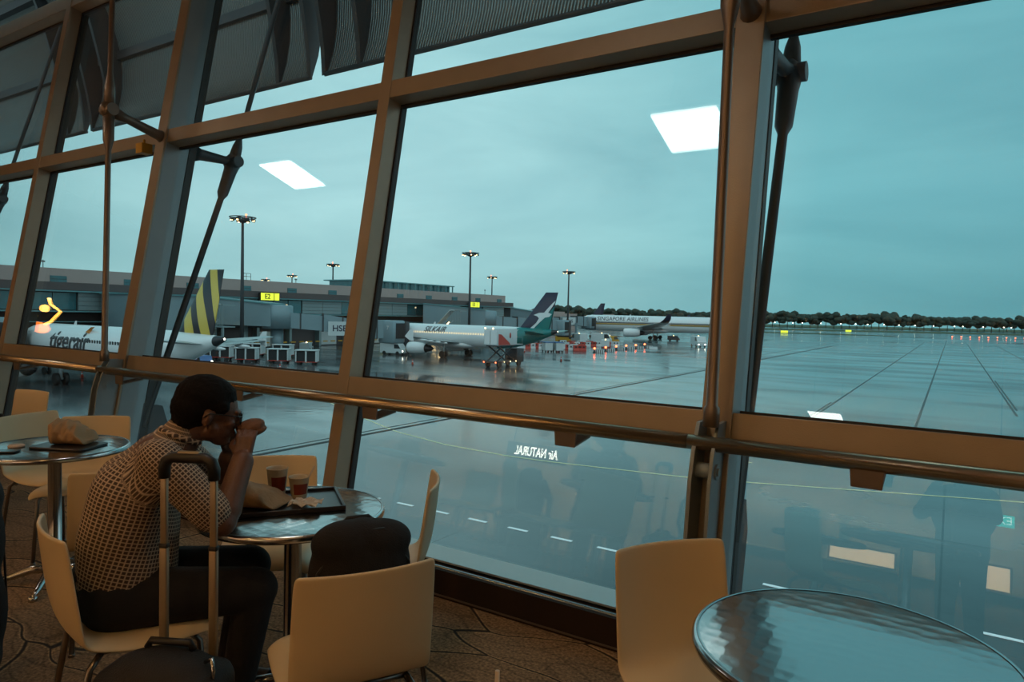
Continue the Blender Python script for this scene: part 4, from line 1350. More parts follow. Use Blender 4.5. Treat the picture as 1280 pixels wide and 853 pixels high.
def aircraft(name, loc, label, Lf, R_, span, eng_y, eng_x, eng_r, eng_l, fin, title, fin_mat, tail_mat, stripe=None, tx=None, win_lit=False, turn=0., winglet='fence', win0=0, windows=42):
    """nose at local x=0 pointing -X after rotation; body runs back along local -x; local z=0 is the ground"""
    t = empty(name, loc, pi + turn, label, 'aircraft')
    zc = R_ + (1.85 if Lf < 50 else 2.6)
    nose = [(0, .02, -.35), (.35, .38, -.30), (1.0, .62, -.22), (2.2, .82, -.10), (3.8, .95, -.03), (5.6, 1, 0)]
    secs = [(-x, R_ * r, zc + R_ * dz) for x, r, dz in nose]
    tl = 11.5 if Lf < 50 else 19.0
    for u in (0, .3, .55, .75, .9, .97, 1):
        r = R_ * (1 - .90 * u ** 1.65)
        secs.append((-(Lf - tl) - tl * u, r, zc + (R_ - r) * .80))
    rings = [[(x, r * cos(a), z + r * sin(a)) for a in [2 * pi * k / 32 for k in range(32)]] for x, r, z in secs]
    b = MB()
    b.loft(rings, 0, True, True)
    for i, p in enumerate(b.f):
        cx = sum(b.v[q][0] for q in p) / len(p); cz_ = sum(b.v[q][2] for q in p) / len(p)
        if cx < -Lf + 1.2: b.m[i] = 2
    # wing-body fairing
    wx = -Lf * .36
    b.sphere((wx - 3.2, 0, zc - R_ * .78), (Lf * .14, R_ * .95, R_ * .42), 20, 10, 0)
    if tail_mat is not None:
        # painted rear: split by a slanted plane
        nb = MB()
        for i, p in enumerate(b.f):
            cx = sum(b.v[q][0] for q in p) / len(p); cz_ = sum(b.v[q][2] for q in p) / len(p)
        body_rear = []
    fus = b.build('fuselage', [M['white_paint'], M['white_paint'], M['dark_metal']], t)
    if tail_mat is not None:
        # rear livery as a close skin over the tail cone with a slanted front edge
        def cone(x):
            for (xa, ra, za), (xb, rb, zb) in zip(secs, secs[1:]):
                if xb <= x <= xa:
                    u = (xa - x) / (xa - xb); return ra + (rb - ra) * u, za + (zb - za) * u
            return secs[-1][1], secs[-1][2]
        for nm, x_top, x_bot, off_, mm in (('white_tail_stripe', 0, 0, .0, None), ('teal_tail_livery', 7.2, 11.6, .035, tail_mat),):
            if mm is None: continue
            rr_ = []
            for j in range(33):
                a = 2 * pi * j / 32
                xs = -Lf + (x_top + x_bot) / 2 + (x_top - x_bot) / 2 * sin(a)
                row = []
                for k in range(13):
                    x = xs + (-Lf + 1.0 - xs) * k / 12
                    r, z = cone(x)
                    row.append((x, (r + off_) * cos(a), z + (r + off_) * sin(a)))
                rr_.append(row)
            b = MB(); b.loft(rr_, 0, True, False, False)
            b.build('tail_livery', mm, t)
    # cockpit glass
    b = MB()
    for s_ in (-1, 1):
        for k, (xa, xb) in enumerate(((-1.55, -1.95), (-2.0, -2.6), (-2.65, -3.2))):
            ya = s_ * (.30 + .55 * k) * R_ / 1.98; yb = s_ * (.80 + .50 * k) * R_ / 1.98
            def zz(x, y_):
                for (xa_, ra, za), (xb_, rb, zb) in zip(secs, secs[1:]):
                    if xb_ <= x <= xa_:
                        u = (xa_ - x) / (xa_ - xb_); r = ra + (rb - ra) * u; z = za + (zb - za) * u
                        return z + sqrt(max(r * r - y_ * y_, .01)) + .03
                return zc
            z0 = zz(xa, ya); z1 = zz(xb, yb)
            b.add([(xa, ya, z0 - .35), (xb, yb, z1 - .45), (xb - .1, yb, z1 - .02), (xa - .25, ya, z0 + .05)], [(0, 1, 2, 3)])
    o = b.build('cockpit_windows', M['window_dark'], t); o.modifiers.new('t', 'SOLIDIFY').thickness = .04
    # cabin windows and doors on both sides
    wm = bpy.data.meshes.new('cabin_window')
    q = MB(); q.add([(-.12, 0, -.19), (.12, 0, -.19), (.15, 0, -.1), (.15, 0, .1), (.12, 0, .19), (-.12, 0, .19), (-.15, 0, .1), (-.15, 0, -.1)], [(0, 1, 2, 3, 4, 5, 6, 7)])
    w0 = q.build('cabin_window', M['window_lit'] if win_lit else M['window_dark'], t)
    me_w = w0.data; bpy.data.objects.remove(w0)
    pitch = (Lf - 15.5) / windows
    ywin = sqrt(R_ * R_ - .45 ** 2) + .02
    for k in range(win0, windows):
        o = bpy.data.objects.new('cabin_window', me_w); COL.objects.link(o); o.parent = t
        o.location = (-6.6 - pitch * k, ywin, zc + .45)
    for xx in (-5.2, -Lf + 8.2):
        for s_ in (-1, 1):
            b = MB(); rng = []
            for px_, pz in ((-.42, -.75), (.42, -.75), (.42, 1.15), (-.42, 1.15)):
                rng.append((xx + px_, s_ * (sqrt(max(R_ ** 2 - pz * pz, .1)) + .015), zc + pz))
            b.tube(rng + [rng[0]], .03, 4); b.build('door_outline', M['grey_paint'], t)
    # wings
    for s_ in (-1, 1):
        half = span / 2
        x0 = -Lf * .315; rc = 6.2 * Lf / 37.6; sw = .50
        y0 = R_ * .8; yk = half * .38
        z0 = zc - R_ * .62
        b = MB()
        surf(b, [(s_ * y0, x0, z0, rc * 1.1, .15), (s_ * yk, x0 - (yk - y0) * sw, z0 + (yk - y0) * .09, rc * .66, .12),
                 (s_ * half, x0 - (half - y0) * sw, z0 + (half - y0) * .095, rc * .25, .10)])
        wg = b.build('wing', M['grey_paint'], t)
        b = MB(); xt = x0 - (half - y0) * sw; zt = z0 + (half - y0) * .095; ct = rc * .25
        if winglet == 'fence':
            b.prism([(xt + .1, zt), (xt - ct * .6, zt + 1.1), (xt - ct * 1.05, zt + 1.15), (xt - ct, zt), (xt - ct * 1.05, zt - .7), (xt - ct * .6, zt - .6)], s_ * half - .05, s_ * half + .05, 'y')
        else:
            surf(b, [(s_ * half, xt, zt, ct, .1), (s_ * (half + .9), xt - 1.2, zt + 1.0, ct * .8, .09), (s_ * (half + 1.3), xt - 2.4, zt + 2.6, ct * .4, .08)])
        b.build('wingtip', tail_mat or M['navy'] if winglet != 'fence' else M['white_paint'], wg)
        for u in (.25, .45, .65, .82):
            y = y0 + (half - y0) * u; cx = x0 - (y - y0) * sw - rc * (.66 - .42 * u) - .3
            b = MB(); b.sphere((cx, s_ * y, z0 + (y - y0) * .09 - .28), (1.5, .16, .22), 10, 6); b.build('flap_fairing', M['white_paint'], wg)
        # engine
        ey = s_ * eng_y; ez = z0 + (eng_y - y0) * .09 - eng_r * 1.32; ex_ = -eng_x
        Mx = Matrix.Translation((ex_, ey, ez)) @ Matrix.Rotation(-pi / 2, 4, 'Y')
        b = MB()
        b.lathe([(eng_r * .80, .5), (eng_r * .84, .05), (eng_r * .90, 0), (eng_r * .96, .12), (eng_r, .6), (eng_r, eng_l * .45), (eng_r * .90, eng_l * .8), (eng_r * .72, eng_l)], 28, (0, 0, 0), 0, Mx, caps=False)
        en = b.build('engine', M['white_paint'], t)
        b = MB(); b.lathe([(eng_r * .82, .45), (.01, .45)], 28, (0, 0, 0), 0, Mx, caps=False)
        b.lathe([(.02, -.0), (eng_r * .26, .45)], 16, (0, 0, 0), 0, Mx); b.build('fan', M['dark_metal'], en)
        b = MB(); b.lathe([(eng_r * .70, eng_l - .05), (eng_r * .55, eng_l + .1), (eng_r * .45, eng_l + .9), (eng_r * .18, eng_l + 1.5), (.01, eng_l + 1.7)], 24, (0, 0, 0), 0, Mx); b.build('exhaust', M['dark_metal'], en)
        b = MB(); b.prism([(ex_ - .9, ez + eng_r * .8), (ex_ - eng_l * .9, ez + eng_r * .7), (ex_ - eng_l - 1.6, z0 + .1), (ex_ - eng_l * .6, z0 + (eng_y - y0) * .09 + .1), (ex_ - 1.8, ez + eng_r * 1.1)], ey - .16, ey + .16, 'y'); b.build('pylon', M['grey_paint'], en)
        # tailplane
        b = MB(); sp = 6.2 * Lf / 37.6
        hx = -Lf + 6.1 * Lf / 37.6; hz = zc + R_ * .42
        surf(b, [(s_ * .3, hx, hz, 3.9 * Lf / 37.6, .10), (s_ * sp, hx - sp * .55, hz + sp * .10, 1.4 * Lf / 37.6, .09)])
        b.build('tailplane', M['grey_paint'] if tail_mat is None else tail_mat, t)
        # main gear
        gx = x0 - rc * .80; gy = 3.8 * (1.0 if Lf < 50 else 1.4); wr = .58 if Lf < 50 else .70
        b = MB(); b.tube([(gx, s_ * gy, z0), (gx, s_ * gy, wr)], .17, 10); b.tube([(gx - .1, s_ * gy, z0 - .2), (gx + 1.1, s_ * (gy - 1.6), z0 - .1)], .1, 8); b.tube([(gx, s_ * gy - .6, wr), (gx, s_ * gy + .6, wr)], .1, 8)
        g = b.build('main_landing_gear', M['grey_paint'], t)
        for dx in ((0,) if Lf < 50 else (-1.0, 1.0)):
            for e in (-.42, .42):
                b = MB(); b.tube([(gx + dx, s_ * gy + e - .2, wr), (gx + dx, s_ * gy + e - .16, wr), (gx + dx, s_ * gy + e + .16, wr), (gx + dx, s_ * gy + e + .2, wr)], [wr * .8, wr, wr, wr * .8], 20); b.build('wheel', M['tyre'], g)
    b = MB(); b.tube([(-5.0, 0, zc - R_ * .8), (-5.0, 0, .4)], .12, 10); b.tube([(-5.0, -.35, .4), (-5.0, .35, .4)], .07, 6); g = b.build('nose_landing_gear', M['grey_paint'], t)
    for e in (-.25, .25):
        b = MB(); b.tube([(-5.0, e - .11, .4), (-5.0, e + .11, .4)], .4, 16); b.build('wheel', M['tyre'], g)
    # fin
    h0 = zc + R_ * .55; fh = fin; fxs = -Lf + 7.6 * fin / 6.4
    b = MB()
    rings = []
    for u in (0, .12, 1):
        x = fxs + (.9 - .9 * min(1, u / .12) if u < .12 else 0) - fh * u * .83
        c = (5.9 - 3.7 * u) * fin / 6.4; z = h0 + fh * u
        if u == 0: x += .6; c += .6
        rings.append([(x + p[0], p[1], z) for p in airfoil(c, .09)])
    b.loft(rings, 0, True, True)
    fo = b.build('tail_fin', fin_mat, t)

    def finp(u, v, s_):   # u chordwise 0..1 from the front, v height 0..1
        x = fxs - fh * v * .83 - u * (5.9 - 3.7 * v) * fin / 6.4
        th_ = .045 * (5.9 - 3.7 * v) * fin / 6.4 * (1.0 - .9 * abs(u - .32)) + .03
        return (x, s_ * th_, h0 + fh * v)
    t['fin_ready'] = 1
    # title
    if title:
        txt, size, shear, xx, zz_, colr, bold = title
        for s_ in (1,):
            o = text_mesh(txt, size, colr, 'lettering', .0, shear, 'LEFT', 1.0, bold)
            me = o.data
            bm = bmesh.new(); bm.from_mesh(me)
            for q in range(-6, 7):
                g_ = bm.verts[:] + bm.edges[:] + bm.faces[:]
                bmesh.ops.bisect_plane(bm, geom=g_, plane_co=(0, q * size * .085, 0), plane_no=(0, 1, 0))
            bm.to_mesh(me); bm.free()
            for v in me.vertices:
                lx, lz = v.co.x, v.co.y
                z = zz_ + lz
                yy = sqrt(max(R_ ** 2 - z * z, .1)) + .05
                v.co = (xx - lx, yy, zc + z)
            o.parent = t
            md = o.modifiers.new('t', 'SOLIDIFY'); md.thickness = .02
    b = MB(); b.sphere((-Lf + .1, 0, secs[-1][2]), (.16, .12, .12), 10, 6); b.build('tail_light', M['white_lamp'], t)
    b = MB(); b.prism([(-Lf * .3, zc + R_ - .05), (-Lf * .3 - .5, zc + R_ - .05), (-Lf * .3 - .55, zc + R_ + .4), (-Lf * .3 - .35, zc + R_ + .4)], -.03, .03, 'y'); b.build('aerial', M['white_paint'], t)
    return t, finp, zc, ywin


M['title_grey'] = mat('dark_title_paint', (.05, .05, .055), .4)
M['title_gold'] = mat('orange_title_paint', (.55, .20, .03), .4)
# local +y of an aircraft turned by 180 deg faces world -y, the side we see
sk, sfin, szc, syw = aircraft('airliner', (-92.3, 99.5, GZ), 'white airliner with teal and navy tail fin carrying a white bird, parked at centre', 37.57, 1.98, 34.1, 5.75, 10.6, 1.05, 3.9, 6.75,
                              ('SILKAIR', 1.45, .25, -10.6, 1.0, M['title_grey'], .02), M['navy'], M['teal'], win_lit=True)


def fin_patch(par, fp, pts, mm, nm, lift=.0):
    o = None
    for s_ in (1, -1):
        b = MB()
        q = [fp(u, v, s_) for u, v in pts]
        q = [(p[0], p[1] + s_ * lift, p[2]) for p in q]
        b.add(q, [list(range(len(q)))])
        o = b.build(nm, mm, par); o.modifiers.new('t', 'SOLIDIFY').thickness = .02


M['fin_teal'] = M['teal']
fin_patch(sk, sfin, [(.42, .0), (1, 0), (1, .66), (.95, .62), (.80, .46), (.66, .28), (.54, .12)], M['teal'], 'teal_fin_field', .02)
# swooping white bird
fin_patch(sk, sfin, [(.30, .0), (.44, .0), (.52, .12), (.62, .26), (.74, .38), (.90, .40), (.97, .47), (.80, .50), (.88, .62), (.98, .74), (.99, .80), (.86, .74), (.70, .60), (.62, .50), (.42, .50), (.22, .44), (.40, .41), (.52, .36), (.50, .24), (.40, .12)], M['white_paint'], 'white_bird', .05)
b = MB()
b.add([(-26.2, 2.03, szc - .9), (-27.0, 1.95, szc - .3), (-30.2, 1.42, szc + 1.4), (-30.9, 1.2, szc + 1.6), (-29.5, 1.72, szc + .6), (-27.8, 2.0, szc - .6), (-27.4, 1.98, szc - 1.2)], [(0, 1, 2, 3, 4, 5, 6)])
b.build('white_tail_stripe', M['white_paint'], sk)
tg, tfin, tzc, tyw = aircraft('airliner', (-91.0, 37.0, GZ), 'white airliner with yellow and black tiger striped tail fin, parked at left', 37.57, 1.98, 34.1, 5.75, 10.6, 1.05, 3.9, 6.4,
                              ('tigerair', 2.75, .22, -10.2, .30, M['title_grey'], .05), M['tiger'], None, win0=20, windows=46)
b = MB(); b.prism([(-17.0, tzc + 1.35), (-17.7, tzc + 1.25), (-17.6, tzc + 1.6), (-18.2, tzc + 1.9)], 1.25, 1.62, 'y'); b.build('orange_claw_mark', M['title_gold'], tg)
sq, qfin, qzc, qyw = aircraft('airliner', (-116.0, 225.5, GZ), 'large white airliner with gold and dark stripes, partly behind the wide column', 63.6, 2.82, 60.3, 9.4, 19, 1.45, 5.6, 8.9,
                              ('SINGAPORE AIRLINES', 1.9, .0, -8.0, 1.50, M['title_grey'], .02), M['navy'], None, winglet='up', windows=80, turn=radians(13))
for z0, z1, mm, nm in ((.02, .30, M['navy'], 'dark_stripe'), (-.55, -.02, M['gold'], 'gold_stripe')):
    b = MB(); rws = []
    for k in range(30):
        x = -5 - 46 * k / 29
        rws.append([(x, sqrt(2.82 ** 2 - z * z) + .02, qzc + z) for z in (z0, (z0 + z1) / 2, z1)])
    b.loft(rws, 0, True, False, False); o = b.build(nm, mm, sq); o.modifiers.new('t', 'SOLIDIFY').thickness = .01
for o in COL.objects:
    if 'fin_ready' in o: del o['fin_ready']
# a distant tail beyond the buildings
p = LF(95 / FPX * 430, 430)
t = empty('distant_tail_fin', (p.x, p.y, GZ), pi, 'distant navy and pale tail fin of a parked aircraft beyond the jet bridges', 'aircraft')
b = MB(); b.loft([[(0, 0, 5), (-7, .3, 5), (-9, 0, 5), (-7, -.3, 5)], [(-8.2, 0, 15.5), (-10, .15, 15.5), (-11, 0, 15.5), (-10, -.15, 15.5)]], 0, False, True); b.build('tail_fin', M['navy'], t)
b = MB(); b.tube([(14, 0, 4.6), (0, 0, 4.6), (-8, 0, 5.6), (-12, 0, 6)], [2.2, 2.2, 1.2, .3], 16); b.build('rear_fuselage', M['white_paint'], t)
b = MB(); b.add([(-3.2, -.42, 7.5), (-6.0, -.40, 7.5), (-9.6, -.22, 13.5), (-8.4, -.22, 13.0)], [(0, 1, 2, 3)]); b.build('pale_emblem', M['white_paint'], t)


# ------------------------------------------------------------------ ground vehicles
def wheels(t, xs, y, r, w=.25):
    for x in xs:
        for s_ in (-1, 1):
            b = MB(); b.tube([(x, s_ * y - w / 2, r), (x, s_ * y + w / 2, r)], r, 16); b.build('wheel', M['tyre'], t)


def catering_truck(loc, rz, label):
    t = empty('catering_truck', loc, rz, label, 'truck')   # local +y = towards the aircraft, +x = right side
    b = MB(); b.rbox((-1.2, -2.9, 3.3), (1.2, 2.5, 5.75), .08); b.build('van_box', M['gse_white'], t)
    b = MB()
    for x0, x1 in ((-1.08, -.03), (.03, 1.08)): b.box((x0, -2.97, 3.45), (x1, -2.9, 5.55))
    b.build('rear_door', M['white_paint'], t)
    b = MB(); b.tube([(-.03, -3.0, 3.5), (-.03, -3.0, 5.5)], .03, 6); b.box((-1.15, -3.0, 3.3), (1.15, -2.95, 3.42)); b.build('door_bar', M['grey_paint'], t)
    b = MB(); pts = [(1.0 - 2.6, 3.4), (.9, 3.4), (.3, 4.0), (-.7, 4.55), (-1.6, 5.0)]
    b.prism([(-2.6, 3.36), (.6, 3.36), (.2, 3.75), (-.9, 4.35), (-1.8, 4.9), (-2.6, 5.0)], 1.2, 1.23, 'x'); b.lathe([(.01, 0), (.42, 0), (.42, .03), (.01, .03)], 20, (0, 0, 0), 0, Matrix.Translation((1.2, .55, 4.75)) @ Matrix.Rotation(pi / 2, 4, 'Y') @ Matrix.Scale(.5, 4, (0, 1, 0)))
    b.build('red_side_art', M['gse_red'], t)
    for s_ in (-.85, .85):
        b = MB()
        b.tube([(s_, -2.4, .95), (s_, 2.2, 3.3)], .11, 8); b.tube([(s_, 2.2, .95), (s_, -2.4, 3.3)], .11, 8)
        b.build('scissor_arm', M['dark_metal'], t)
    b = MB(); b.box((-1.1, -3.0, .7), (1.1, 4.2, .95)); b.box((-1.0, -2.6, 3.12), (1.0, 2.4, 3.3)); b.build('chassis', M['dark_metal'], t)
    b = MB(); b.rbox((-1.15, 2.7, .6), (1.15, 4.7, 2.7), .15); cabo = b.build('driver_cab', M['dark_metal'], t)
    b = MB(); b.box((-1.0, 4.7, 1.6), (1.0, 4.73, 2.5)); b.box((1.15, 3.2, 1.6), (1.17, 4.4, 2.5)); b.build('window', M['window_dark'], cabo)
    b = MB(); b.box((-1.2, 2.5, 3.3), (1.2, 4.2, 3.4)); b.tube([(-1.15, 4.1, 3.4), (-1.15, 4.1, 4.4), (1.15, 4.1, 4.4), (1.15, 4.1, 3.4)], .03, 6); b.build('front_platform', M['grey_paint'], t)
    wheels(t, (), 0, .5)
    for yy in (-2.0, 3.4):
        for s_ in (-1, 1):
            b = MB(); b.tube([(s_ * 1.0 - .16, yy, .48), (s_ * 1.0 + .16, yy, .48)], .48, 18); b.build('wheel', M['tyre'], t)
    for x, mm in ((-1.05, 'red_lamp'), (1.05, 'red_lamp')):
        b = MB(); b.sphere((x, -3.02, .82), (.11, .06, .10), 8, 6); b.build('tail_lamp', M[mm], t)
    for yy in (-.8, .8, 2.4):
        b = MB(); b.sphere((1.13, yy, .82), (.05, .09, .07), 8, 6); b.build('side_marker_lamp', M['warm_lamp'], t)
    for x in (-1.0, .4):
        b = MB(); b.sphere((x, -2.9, 5.8), (.12, .12, .09), 8, 6); b.build('roof_lamp', M['warm_lamp'], t)
    return t


catering_truck((-57.0, 86.2, GZ), 0, 'high lift catering truck with raised white box and red artwork, beside the aircraft tail')


toward = YAW - pi / 2


def cart(loc, rz, label, kind=0):
    t = empty('baggage_cart', loc, rz, label, 'cart', 'baggage carts on the apron')
    b = MB(); b.box((-1.5, -.8, .42), (1.5, .8, .52)); b.build('deck', M['gse_red'] if kind == 0 else M['grey_paint'], t)
    b = MB(); b.rbox((-1.6, -.9, 2.05), (1.6, .9, 2.2), .12); b.build('roof', M['gse_white'] if kind == 0 else M['gse_blue'], t)
    b = MB()
    for x in (-1.45, -.12, 1.33):
        b.box((x, -.82, .5), (x + (.24 if abs(x) < .5 else .12), -.74, 2.06)); b.box((x, .74, .5), (x + (.24 if abs(x) < .5 else .12), .82, 2.06))
    for x in (-1.5, 1.44): b.box((x, -.8, .5), (x + .06, .8, 2.06))
    b.build('side_panel', M['gse_white'], t)
    b = MB(); b.box((-1.34, -.70, .52), (-.14, .70, 1.95)); b.box((.14, -.70, .52), (1.34, .70, 1.95)); b.build('curtain', M['void'] if kind == 0 else M['gse_white'], t)
    b = MB(); b.tube([(1.5, 0, .45), (2.5, 0, .35)], .04, 6); b.build('tow_bar', M['mast'], t)
    wheels(t, (-1.05, 1.05), .65, .24, .16)
    return t


def at(px_, F_):
    p = LF((px_ - 640) / FPX * F_, F_); return (p.x, p.y, GZ)


for i, (px_, F_, rz, kd, lb) in enumerate(((349, 100, .62, 0, 'white baggage cart with dark openings, second from right in the row at left'), (384, 98.5, .62, 0, 'white baggage cart at the right end of the row left of the mullion'),
                                    (309, 101, .62, 0, 'white baggage cart beside the tail cone of the striped aircraft'), (277, 104, .62, 0, 'white baggage cart furthest left, just right of the tail cone'),
                                    (318, 113, .5, 0, 'white baggage cart in the second row behind the others, left'), (354, 112, .5, 0, 'white baggage cart in the second row behind the others, right'),
                                    (684, 146, toward + .25, 1, 'blue roofed baggage cart under the green tail cone'), (697.5, 146, toward + .25, 1, 'blue roofed baggage cart next to the red barriers'))):
    cart(at(px_, F_), rz, lb, kd)


def vehicle(loc, rz, label, L_=4.2, W_=1.9, H_=2.0, body='gse_white', lights=True, name='apron_van', cab=.35):
    t = empty(name, loc, rz, label, 'vehicle')
    b = MB(); b.prism([(-L_ / 2, .35), (L_ / 2, .35), (L_ / 2, H_ * .5), (L_ / 2 - .25, H_ * .55), (L_ / 2 - L_ * cab * .5, H_), (-L_ / 2, H_)], -W_ / 2, W_ / 2, 'y'); b.build('body', M[body], t, .06)
    b = MB(); b.prism([(L_ / 2 - .30, H_ * .58), (L_ / 2 - L_ * cab * .5 - .02, H_ * .93), (L_ / 2 - L_ * cab, H_ * .93), (L_ / 2 - L_ * cab, H_ * .58)], -W_ / 2 - .02, W_ / 2 + .02, 'y'); b.build('window', M['window_dark'], t)
    wheels(t, (-L_ * .3, L_ * .3), W_ / 2 - .1, .36, .22)
    if lights:
        for s_ in (-.7, .7):
            b = MB(); b.sphere((L_ / 2 + .02, s_ * W_ / 2, .75), (.06, .16, .13), 8, 6); b.build('headlamp', M['white_lamp'], t)
    b = MB(); b.sphere((0, 0, H_ + .08), (.14, .14, .12), 8, 6); b.build('roof_beacon', M['warm_lamp'], t)
    return t


vehicle(at(873, 190), toward + .1, 'vehicle with two bright white headlights under the gold striped aircraft, left of the column', 5.5, 2.6, 2.9, 'gse_white')
vehicle(at(252, 92), toward + .9, 'small apron tug with lamps under the tail of the striped aircraft', 3.0, 1.7, 1.5, 'gse_blue', name='baggage_tug')
vehicle(at(492, 126), .2, 'white van below the jet bridge cab left of the aircraft nose', 4.6, 2, 2.1)
vehicle(at(724, 187), 2.5, 'white box truck among the red barriers, left', 5.5, 2.3, 3.0)
vehicle(at(752, 191), .3, 'white truck with lamp among the red barriers, right', 5.5, 2.3, 3.1)
vehicle(at(709, 198), .1, 'yellow loader among the parked ground vehicles', 6.5, 2.4, 2.0, 'gse_yellow', name='belt_loader')
vehicle(at(762, 196), 1.0, 'yellow and dark tractor at the right end of the ground vehicles', 5, 2.4, 2.3, 'gse_yellow', name='tow_tractor')
vehicle(at(757, 172), 2.0, 'pale van just behind the flashing barriers', 4.4, 2.0, 2.0)
vehicle(at(842, 232), .4, 'dark tug beside the main wheels of the gold striped aircraft', 4, 2.2, 1.7, 'dark_metal', False, name='tow_tractor')
vehicle(at(303, 123), .8, 'white van parked under the jet bridge at left', 4.6, 2, 2.2)
vehicle(at(383, 131), 2.2, 'pale tug parked by the bridge pillar', 3.6, 1.8, 1.6, name='baggage_tug')

# plastic barriers
RR = random.Random(4)
bar0 = None


def barrier(loc, rz, mm, label, grp, sc=1):
    t = empty('plastic_barrier', loc, rz, label, 'barrier', grp)
    b = MB(); b.prism([(-.35, 0), (.35, 0), (.30, .25), (.16, .45), (.14, 1.05), (-.14, 1.05), (-.16, .45), (-.30, .25)], -.95, .95, 'x'); o = b.build('barrier_body', mm, t, .02)
    b = MB()
    for x in (-.55, .2): b.box((x, -.31, .02), (x + .35, -.27, .14)); b.box((x, -.175, .6), (x + .35, -.15, .85))
    b.build('forklift_slot', M['void'], t)
    t.scale = (sc, sc, sc)
    return t


bw = barrier((0, 0, GZ), 0, M['gse_white'], '', 'white plastic barriers'); brd = barrier((0, 0, GZ), 0, M['gse_red'], '', 'red plastic barriers')
row = []
for k in range(12): row.append((652 + k * 6.6 + RR.uniform(-1, 1), 158 + RR.uniform(-3, 3), k % 2))
for k in range(11): row.append((700 + k * 6.8, 166 + k * 1.6, (k + 1) % 2))
for k in range(7): row.append((704 + k * 11, 179 + RR.uniform(-1, 3), k % 2))
row += [(722, 153, 1), (728, 153, 1), (716, 154, 0)]
for k, (px_, F_, c) in enumerate(row):
    src = brd if c else bw
    o = src if src.get('label') is None else copy_tree(src)
    o.location = at(px_, F_); o.rotation_euler = (0, 0, YAW + RR.uniform(-.4, .4)); o.scale = (1, 1, 1.25)
    o['label'] = ('red' if c else 'white') + ' plastic barrier in the zigzag line right of the green tail'
    o['group'] = ('red' if c else 'white') + ' plastic barriers'
# flashing low barriers
for k, (px_, y_) in enumerate(((743.5, 441), (757.5, 439.5), (770.5, 438), (783, 437), (795, 436.2), (806, 435))):
    hz = 391.8 + .0228 * (px_ - 640)
    F_ = (CZ - GZ) * FPX / (y_ - hz)
    t = empty('flashing_barrier', at(px_, F_), YAW, 'low striped barrier with red lamp in the row, %s from the left' % ['first', 'second', 'third', 'fourth', 'fifth', 'sixth'][k], 'barrier', 'low striped barriers with red lamps')
    b = MB(); b.prism([(-.3, 0), (.3, 0), (.15, .6), (-.15, .6)], .3, 2.0, 'x')
    b.build('barrier_body', M['gse_white'], t)
    b = MB()
    for q in range(4): b.prism([(-.31, .0), (.31, .0), (.16, .605), (-.16, .605)], .35 + q * .42, .55 + q * .42, 'x')
    b.build('dark_stripe', M['blackpl'], t)
    b = MB(); b.lathe([(.4, 0), (.35, .1), (.16, .45), (.12, .75)], 12); b.build('lamp_base', M['blackpl'], t)
    b = MB(); b.sphere((0, 0, .92), (.24, .24, .24), 10, 8); b.build('red_lamp', M['red_lamp'], t)
b = MB(); b.prism([(-.3, 0), (.3, 0), (.15, .6), (-.15, .6)], -1, 1, 'x')
o = b.build('low_barrier', M['gse_white'], None, 0, at(817, 170)); o.rotation_euler = (0, 0, YAW); tag(o, 'unlit low barrier at the right end of the flashing row', 'barrier')

# cones
for px_, y_, lb in ((516, 456, 'red cone in front of the white engine at centre'), (702, 452, 'small red cone on the apron right of the catering truck'), (656, 441, 'red cone between the catering truck and barriers'), (350, 463, 'red cone in front of the baggage carts at left'), (102, 473, 'red cone under the wing of the striped aircraft')):
    hz = 391.8 + .0228 * (px_ - 640); F_ = (CZ - GZ) * FPX / (y_ - hz)
    t = empty('traffic_cone', at(px_, F_), 0, lb, 'cone')
    b = MB(); b.rbox((-.2, -.2, 0), (.2, .2, .04), .03); b.build('base', M['blackpl'], t)
    b = MB(); b.lathe([(.16, .04), (.10, .45), (.04, .8), (.03, .82)], 14); b.build('cone_body', M['cone'], t)
    b = MB(); b.lathe([(.115, .42), (.09, .55)], 14, caps=False); b.build('white_band', M['gse_white'], t)

# marshaller by the engine
t = empty('person', at(508.5, 124), YAW + 1.2, 'ground worker in a hi-vis vest standing by the engine at centre', 'person')
b = MB()
for s_ in (-1, 1):
    b.tube([(0, s_ * .09, .9), (.02, s_ * .1, .5), (0, s_ * .11, .06)], [.09, .07, .05], 10); b.tube([(0, s_ * .2, 1.42), (.03, s_ * .26, 1.15), (.12, s_ * .25, .92)], [.055, .045, .035], 8)
    b.sphere((.06, s_ * .11, .04), (.14, .05, .045), 8, 6)
b.tube([(0, 0, .88), (0, 0, 1.1), (0, 0, 1.4), (0, 0, 1.5)], [.15, .15, .19, .06], 12); b.tube([(0, 0, 1.46), (0, 0, 1.56)], .055, 8); b.sphere((.01, 0, 1.65), (.10, .08, .12), 12, 8)
remesh(b, 'body', M['trousers'], .03, 2, t)
b = MB(); b.tube([(0, 0, .95), (0, 0, 1.15), (0, 0, 1.42)], [.17, .17, .2], 12); b.build('hi_vis_vest', M['gse_yellow'], t)

